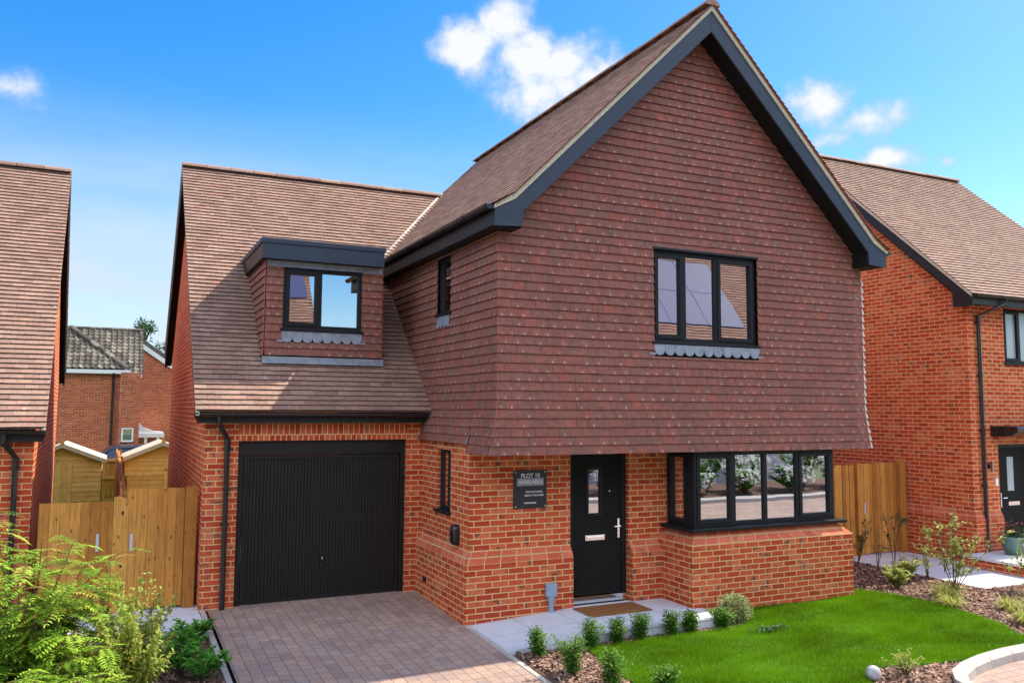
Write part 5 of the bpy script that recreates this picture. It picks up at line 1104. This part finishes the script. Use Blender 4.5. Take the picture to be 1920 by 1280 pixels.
# ferny bush at bottom left: long compound leaves
def ferny(loc, label, tips, nleaf):
    t = thing('ferny_bush', label, 'bush', loc); lf, st_ = MB(), MB()
    paths = stems_mesh(st_, (0, 0, 0), tips, .014, .004, .18)
    for pts in paths:
        for _ in range(nleaf):
            f = random.uniform(.25, 1)**.8; i = min(5, int(f*6)); p = pts[i].lerp(pts[i+1], f*6-i)
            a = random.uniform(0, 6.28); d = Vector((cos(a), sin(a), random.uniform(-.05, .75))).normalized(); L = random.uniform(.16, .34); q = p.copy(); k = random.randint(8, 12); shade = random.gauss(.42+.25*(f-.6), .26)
            side = d.cross(Vector((0, 0, 1))).normalized(); seg = L/k; q0 = q.copy()
            for j in range(k):
                d2 = (d+Vector((0, 0, -.09*j))).normalized(); q = q+d2*seg; w = L*.24*sin(pi*(j+1.1)/(k+1.6))+.012
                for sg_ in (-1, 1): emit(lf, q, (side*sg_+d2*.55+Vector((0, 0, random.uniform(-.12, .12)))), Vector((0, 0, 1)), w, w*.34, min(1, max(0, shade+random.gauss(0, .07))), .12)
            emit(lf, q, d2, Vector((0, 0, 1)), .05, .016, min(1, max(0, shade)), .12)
            st_.tube([q0, (q0+q)/2+Vector((0, 0, .01)), q], .0016, 4, r=.5)
    st_.build('stem', MT['wood_red'], t); lf.build('foliage', MT['leaf_lime'], t); return t
tips = [(random.uniform(-.8, .85), random.uniform(-.6, .6), random.uniform(.45, 1.66)) for _ in range(66)]+[(random.uniform(-.3, 1.0), random.uniform(-1.1, -.3), random.uniform(.2, .62)) for _ in range(36)]
tips = [(x, y, z*1.14*(1-.30*max(0, x))) for x, y, z in tips]
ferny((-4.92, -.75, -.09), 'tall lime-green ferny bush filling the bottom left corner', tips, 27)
ry = thing('rose_bush', 'yellow-green twiggy bush with reddish tips right of the ferny bush, before the gates', 'bush', (-3.95, -.60, -.09)); lf, st_ = MB(), MB()
tips = [(random.uniform(-.55, .42), random.uniform(-.55, .5), random.uniform(.30, 1.02)) for _ in range(70)]+[(.10, .35, 1.12), (.16, .2, 1.05), (-.14, .1, 1.16), (-.3, .2, 1.0), (.25, .3, .95), (.0, .2, 1.0)]
for pts in stems_mesh(st_, (0, 0, 0), tips, .007, .002, .2):
    for _ in range(150):
        f = random.uniform(.2, 1); i = min(5, int(f*6)); p = pts[i].lerp(pts[i+1], f*6-i)+rv3()*.045*random.random(); L = random.uniform(.032, .06)
        emit(lf, p, (rv3()+Vector((0, 0, .25))), Vector((0, 0, 1)), L, L*.58, min(1, max(0, random.gauss(.42+.22*f, .2))))
st_.build('stem', MT['wood_red'], ry); lf.build('foliage', MT['leaf_rose'], ry)
# right bed: saplings, small leafy shrubs, golden grass tufts
def sapling(x, y, h, spread, nst, nlf, label, mt='leaf_sap', L=(.06, .10), z=-.10, asp=.5, low=.3):
    t = thing('sapling', label, 'sapling', (x, y, z), 0, 'thin young shrubs in the right-hand bed'); lf, st_ = MB(), MB()
    tips = [(random.gauss(0, spread*.5), random.gauss(0, spread*.5), h*random.uniform(.7, 1)) for _ in range(nst)]
    for pts in stems_mesh(st_, (0, 0, 0), tips, .008, .002, .1):
        subs = [pts]
        for _ in range(4):
            i = random.randint(2, 5); b = pts[i]; e = b+Vector((random.gauss(0, .16), random.gauss(0, .16), random.uniform(.05, .2))); sp2 = [b.lerp(e, f) for f in np.linspace(0, 1, 7)]; st_.tube([b, e], [.003, .0015], 4); subs.append(sp2)
        for _ in range(int(nlf*1.9)):
            q = random.choice(subs); f = random.uniform(low if q is pts else .2, 1); i = min(5, int(f*6)); p = q[i].lerp(q[i+1], f*6-i); l = random.uniform(*L)
            emit(lf, p, rv3()+Vector((0, 0, .1)), Vector((0, 0, 1)), l, l*asp, random.random())
    st_.build('stem', MT['wood_dark'], t); lf.build('foliage', MT[mt], t); return t
sapling(7.15, -.62, 1.22, .62, 9, 24, 'widest sapling with pale yellow-green leaves in front of the brick corner')
sapling(8.62, -.85, 1.05, .36, 6, 24, 'leafy sapling at the right edge before the black front door', L=(.07, .11))
sapling(8.25, 1.35, 1.25, .20, 3, 48, 'tall thin dark-leaved sapling before the middle of the timber gate', 'leaf_dark', L=(.035, .06), asp=.45)
sapling(7.62, 1.60, 1.0, .24, 3, 48, 'short thin dark sapling beside the end of the bay', 'leaf_dark', L=(.035, .06), asp=.45)
sapling(7.95, 1.45, .85, .3, 3, 22, 'sparse wispy sapling low against the fence boards', 'leaf_box', L=(.02, .04), asp=.4)
sapling(8.75, .75, 1.15, .34, 3, 30, 'wispy sapling against the brick flank right of the gate', 'leaf_box', L=(.02, .035), asp=.4)
sapling(7.9, .42, .62, .3, 4, 16, 'small bare-stemmed sapling beside the slab path', L=(.05, .09))
rosette_shrub(6.80, .10, -.12, .25, .36, 'yellow-green leafy shrub at the lawn edge, nearer of two', 'leaf_sap', 330, (.07, .11), .5, group='leafy young shrubs in the right bed')
rosette_shrub(7.35, .38, -.12, .24, .40, 'yellow-green leafy shrub just behind its twin, by the path', 'leaf_sap', 330, (.07, .11), .5, group='leafy young shrubs in the right bed')
rosette_shrub(6.95, 1.30, -.12, .30, .34, 'green narrow-leaved shrub behind the bay, under the fence', 'leaf_hebe', 420, (.06, .10), .25)
def tuft(x, y, r_, label, z=-.10, n=240, mt='leaf_tuft'):
    lf = MB()
    for _ in range(n):
        a = random.uniform(0, 6.28); L = random.uniform(.6, 1.2)*r_; o = Vector((cos(a), sin(a), 0)); b = o*random.uniform(0, .05); e = random.uniform(.5, 1.3)
        p1 = b+o*L*.45+Vector((0, 0, L*.55*e)); p2 = b+o*L*.95+Vector((0, 0, L*.35*e)); s = Vector((-o.y, o.x, 0))*.004; rr = random.random()
        lf.face([b-s, b+s, p1+s, p1-s], uv=[(0, 0)]*4, r=rr); lf.face([p1-s, p1+s, p2], uv=[(0, 0)]*3, r=rr)
    o = lf.build('grass_tuft', MT[mt], loc=(x, y, z)); return tag(o, label, 'ornamental grass', 'golden grass tufts in the right bed')
for x, y, r_, lb in [(7.0, -.60, .30, 'golden grass tuft at the foot of the widest sapling'), (6.50, -1.05, .27, 'golden grass tuft nearest the lawn edge'), (7.05, -1.55, .26, 'golden grass tuft in the middle of the bark bed'), (6.55, -2.10, .28, 'golden grass tuft at the right edge above the kerb'), (7.75, -1.45, .25, 'golden grass tuft farthest right in the bark bed')]: tuft(x, y, r_, lb)
rosette_shrub(3.28, -2.95, -.12, .24, .34, 'sparse reddish-green shrub by the kerb corner', 'leaf_rose', 300, (.025, .045), .5)
o = MB(); o.lathe([(0, .0), (.045, .0), (.07, .03), (.075, .07), (.06, .115), (.03, .135), (0, .14)], n=14); s_ = o.build('garden_stone', MT['stone'], smooth=True, loc=(2.86, -2.92, -.08)); tag(s_, 'small pale grey ball stone on the lawn edge near the kerb', 'stone')
wd_ = MB()
for _ in range(110):
    a = random.uniform(0, 6.28); p = Vector((random.gauss(0, .13), random.gauss(0, .05), 0)); d = Vector((cos(a), sin(a), .6)); emit(wd_, p, d, Vector((0, 0, 1)), random.uniform(.05, .09), .02, random.random())
o = wd_.build('weed_patch', MT['leaf_dark'], loc=(3.17, -1.10, -.05)); tag(o, 'small dark weed clump in the middle of the lawn', 'weed')
# pot with plant on the right step
pp = thing('plant_pot', 'green glazed pot of small pink flowers on the step by the right-hand door', 'plant pot', (10.36, .62, .102))
mb = MB(); mb.lathe([(0, 0), (.12, 0), (.16, .12), (.19, .27), (.205, .29), (.205, .32), (.18, .32), (.17, .26), (0, .25)], n=24); mb.build('pot', MT['pot'], pp, smooth=True)
lf, pt_ = MB(), MB()
for _ in range(260):
    p = Vector((random.gauss(0, .09), random.gauss(0, .09), random.uniform(.26, .50))); L = random.uniform(.04, .07); emit(lf, p, rv3()+Vector((0, 0, .4)), Vector((0, 0, 1)), L, L*.5, random.random())
for _ in range(36):
    p = Vector((random.gauss(0, .09), random.gauss(0, .09), random.uniform(.36, .58)))
    for k in range(4): emit(pt_, p, rv3(), Vector((0, 0, 1)), .028, .024, random.random())
lf.build('foliage', MT['leaf_dark'], pp); pt_.build('flowers', MT['petal_pink'], pp)
# white-flowered bushes across the road (mirrored in the bay window)
for i, (x, y, r_, h) in enumerate([(17.4, -12.5, 1.0, 1.7), (19.6, -12.8, 1.0, 1.6), (12.2, -11.8, .6, .7), (10.0, -11.7, .6, .7), (14.2, -11.8, .6, .7), (16.2, -11.8, .7, .8), (18.4, -11.8, .6, .7), (9.2, -12.3, .9, 1.5), (11.3, -12.6, 1.1, 1.7), (13.2, -12.4, .9, 1.6), (15, -12.6, .8, 1.2), (6.8, -12.6, .8, 1.2)]):
    t = rosette_shrub(x, y, -.05, r_, h, 'white flowering bush across the road, mirrored in the bay window', 'leaf_hebe', 900, (.14, .24), .5, 'flowering_bush', 'white flowering bushes across the road')
    pm = MB()
    for _ in range(190):
        a = random.uniform(0, 6.28); rr = r_*random.uniform(.2, 1.05); p = Vector((rr*cos(a), rr*sin(a), h*random.uniform(.5, 1.05)))
        for k in range(4): emit(pm, p, rv3(), Vector((0, 0, 1)), .10, .09, random.random())
    pm.build('flowers', MT['petal'], t)
# tree far behind
tr = thing('tree', 'dark green tree top showing above the distant roofs', 'tree', (-2.2, 62, 0))
mb = MB(); mb.tube([(0, 0, -1), (.1, 0, 4), (.05, 0, 9)], [.35, .22, .05], 8)
lf = MB()
for _ in range(18):
    c = Vector((random.gauss(0, .8), random.gauss(0, 1.0), random.uniform(4, 9.2))); c.x *= 1-(c.z-4)/7.5; s_ = random.uniform(.4, .9)
    mb.tube([(0.05, 0, c.z-1), tuple(c)], [.07, .02], 5)
    for _ in range(90):
        p = c+rv3()*s_*random.random()**.5; emit(lf, p, rv3(), Vector((0, 0, 1)), .22, .12, min(1, max(0, .3+(p.z-c.z)*.5+random.gauss(0, .2))))
mb.build('trunk', MT['wood_dark'], tr); lf.build('crown', MT['leaf_tree'], tr)
c2 = copy_tree(tr); c2.location = (-.4, 66, -1.4); c2.rotation_euler = (0, 0, 2.2); tag(c2, 'pale lower tree crown beside the garage flank, above the farther roof', 'tree')

# ------------------------------------------------------------------ grass and bark chips (uncountable)
def inside(poly, X, Y):
    c = np.zeros(X.shape, bool); n = len(poly)
    for i in range(n):
        x1, y1 = poly[i]; x2, y2 = poly[(i+1) % n]
        k = ((y1 > Y) != (y2 > Y)) & (X < (x2-x1)*(Y-y1)/(y2-y1+1e-12)+x1); c ^= k
    return c
def raw_mesh(name, V, F, nper, rnd, m):
    me = bpy.data.meshes.new(name); me.vertices.add(len(V)); me.vertices.foreach_set('co', V.astype(np.float32).ravel())
    nf = len(F); me.loops.add(nf*nper); me.loops.foreach_set('vertex_index', F.astype(np.int32).ravel()); me.polygons.add(nf)
    me.polygons.foreach_set('loop_start', np.arange(nf, dtype=np.int32)*nper); me.polygons.foreach_set('loop_total', np.full(nf, nper, np.int32))
    a = me.attributes.new('rnd', 'FLOAT', 'FACE'); a.data.foreach_set('value', rnd.astype(np.float32)); me.materials.append(m); me.update(calc_edges=True); me.validate()
    o = bpy.data.objects.new(name, me); col.objects.link(o); return tag(o, kind='stuff')
def scatter(poly, n):
    P = np.array(poly); lo_b, hi_b = P.min(0), P.max(0); out = np.zeros((0, 2))
    while len(out) < n:
        q = rng.uniform(lo_b, hi_b, (n, 2)); out = np.vstack([out, q[inside(poly, q[:, 0], q[:, 1])]])
    return out[:n]
n = 170000; P = scatter(LAWN, n); P += rng.normal(0, .035, P.shape)*(rng.random((n, 1)) < .4); a = rng.uniform(0, 2*pi, n); h = rng.uniform(.02, .05, n)*(1+.35*np.sin(P[:, 0]*3.7+2*np.sin(P[:, 1]*2.9))*np.cos(P[:, 1]*4.3)); h[rng.random(n) < .02] *= 1.7; w = rng.uniform(.0018, .0035, n); ln = rng.normal(0, .35, (n, 2))
B = np.c_[P, np.full(n, -.076)]; s = np.c_[np.cos(a), np.sin(a), np.zeros(n)]*w[:, None]; T_ = B+np.c_[ln*h[:, None], h]
V = np.stack([B-s, B+s, T_], 1).reshape(-1, 3)
patch = .48+.22*np.sin(P[:, 0]*2.1+P[:, 1]*1.3)*np.sin(P[:, 0]*.9-P[:, 1]*2.7)+.13*np.sin(P[:, 0]*7+3*np.sin(P[:, 1]*5))*np.sin(P[:, 1]*8.3+P[:, 0]*2)
r_ = np.clip(rng.normal(.46+1.4*(patch-.46), .24), 0, .95); r_[rng.random(n) < .012] = 1.
tag(raw_mesh('grass', V, np.arange(3*n).reshape(-1, 3), 3, r_, MT['blade']), 'bright green mown grass covering the front lawn', 'grass')
BEDS = [([(-.03, -.62), (-.09, -3.2), (.6, -3.2), (.56, -2.0), (.72, -.95), (.8, -.62)], 5200, -.094), ([(.8, -.62), (.76, -.74), (3.1, -.74), (3.4, -.5), (3.4, -.08), (2.97, -.08), (2.97, -.62)], 2600, -.094), ([(-6, 1.48), (-6, -1.5), (-3.10, -1.5), (-3.10, 1.58)], 6000, -.08),
        ([(6.1, .5), (6.3, 0), (6.4, -.6), (6.35, -1.4), (6.1, -2.1), (5.6, -2.8), (9.2, -2.8), (9.2, -.5), (8.05, -.5), (8.05, 2.4), (6.1, 2.4)], 16000, -.094), ([(2.5, -3.3), (2.9, -2.85), (3.1, -2.66), (3.5, -2.72), (4.0, -2.85), (4.4, -2.93), (4.05, -3.0), (3.66, -3.18), (3.42, -3.4), (3.3, -3.75), (3.2, -4)], 3600, -.094)]
Vs, Rr = [], []
for poly, n, z in BEDS:
    P = scatter(poly, n); a = rng.uniform(0, 2*pi, n); L = rng.uniform(.008, .03, n); w = L*rng.uniform(.25, .6, n); tl = rng.normal(0, .35, n); zz = z+rng.uniform(.002, .022, n)
    d = np.c_[np.cos(a), np.sin(a), tl]*L[:, None]; s = np.c_[-np.sin(a), np.cos(a), rng.normal(0, .3, n)]*w[:, None]; C_ = np.c_[P, zz]
    Vs.append(np.stack([C_-d-s, C_+d-s, C_+d+s, C_-d+s], 1).reshape(-1, 3)); Rr.append(rng.random(n))
V = np.vstack(Vs); tag(raw_mesh('bark_chips', V, np.arange(len(V)).reshape(-1, 4), 4, np.concatenate(Rr), MT['chip']), 'brown bark chips scattered over the planting beds', 'bark chips')
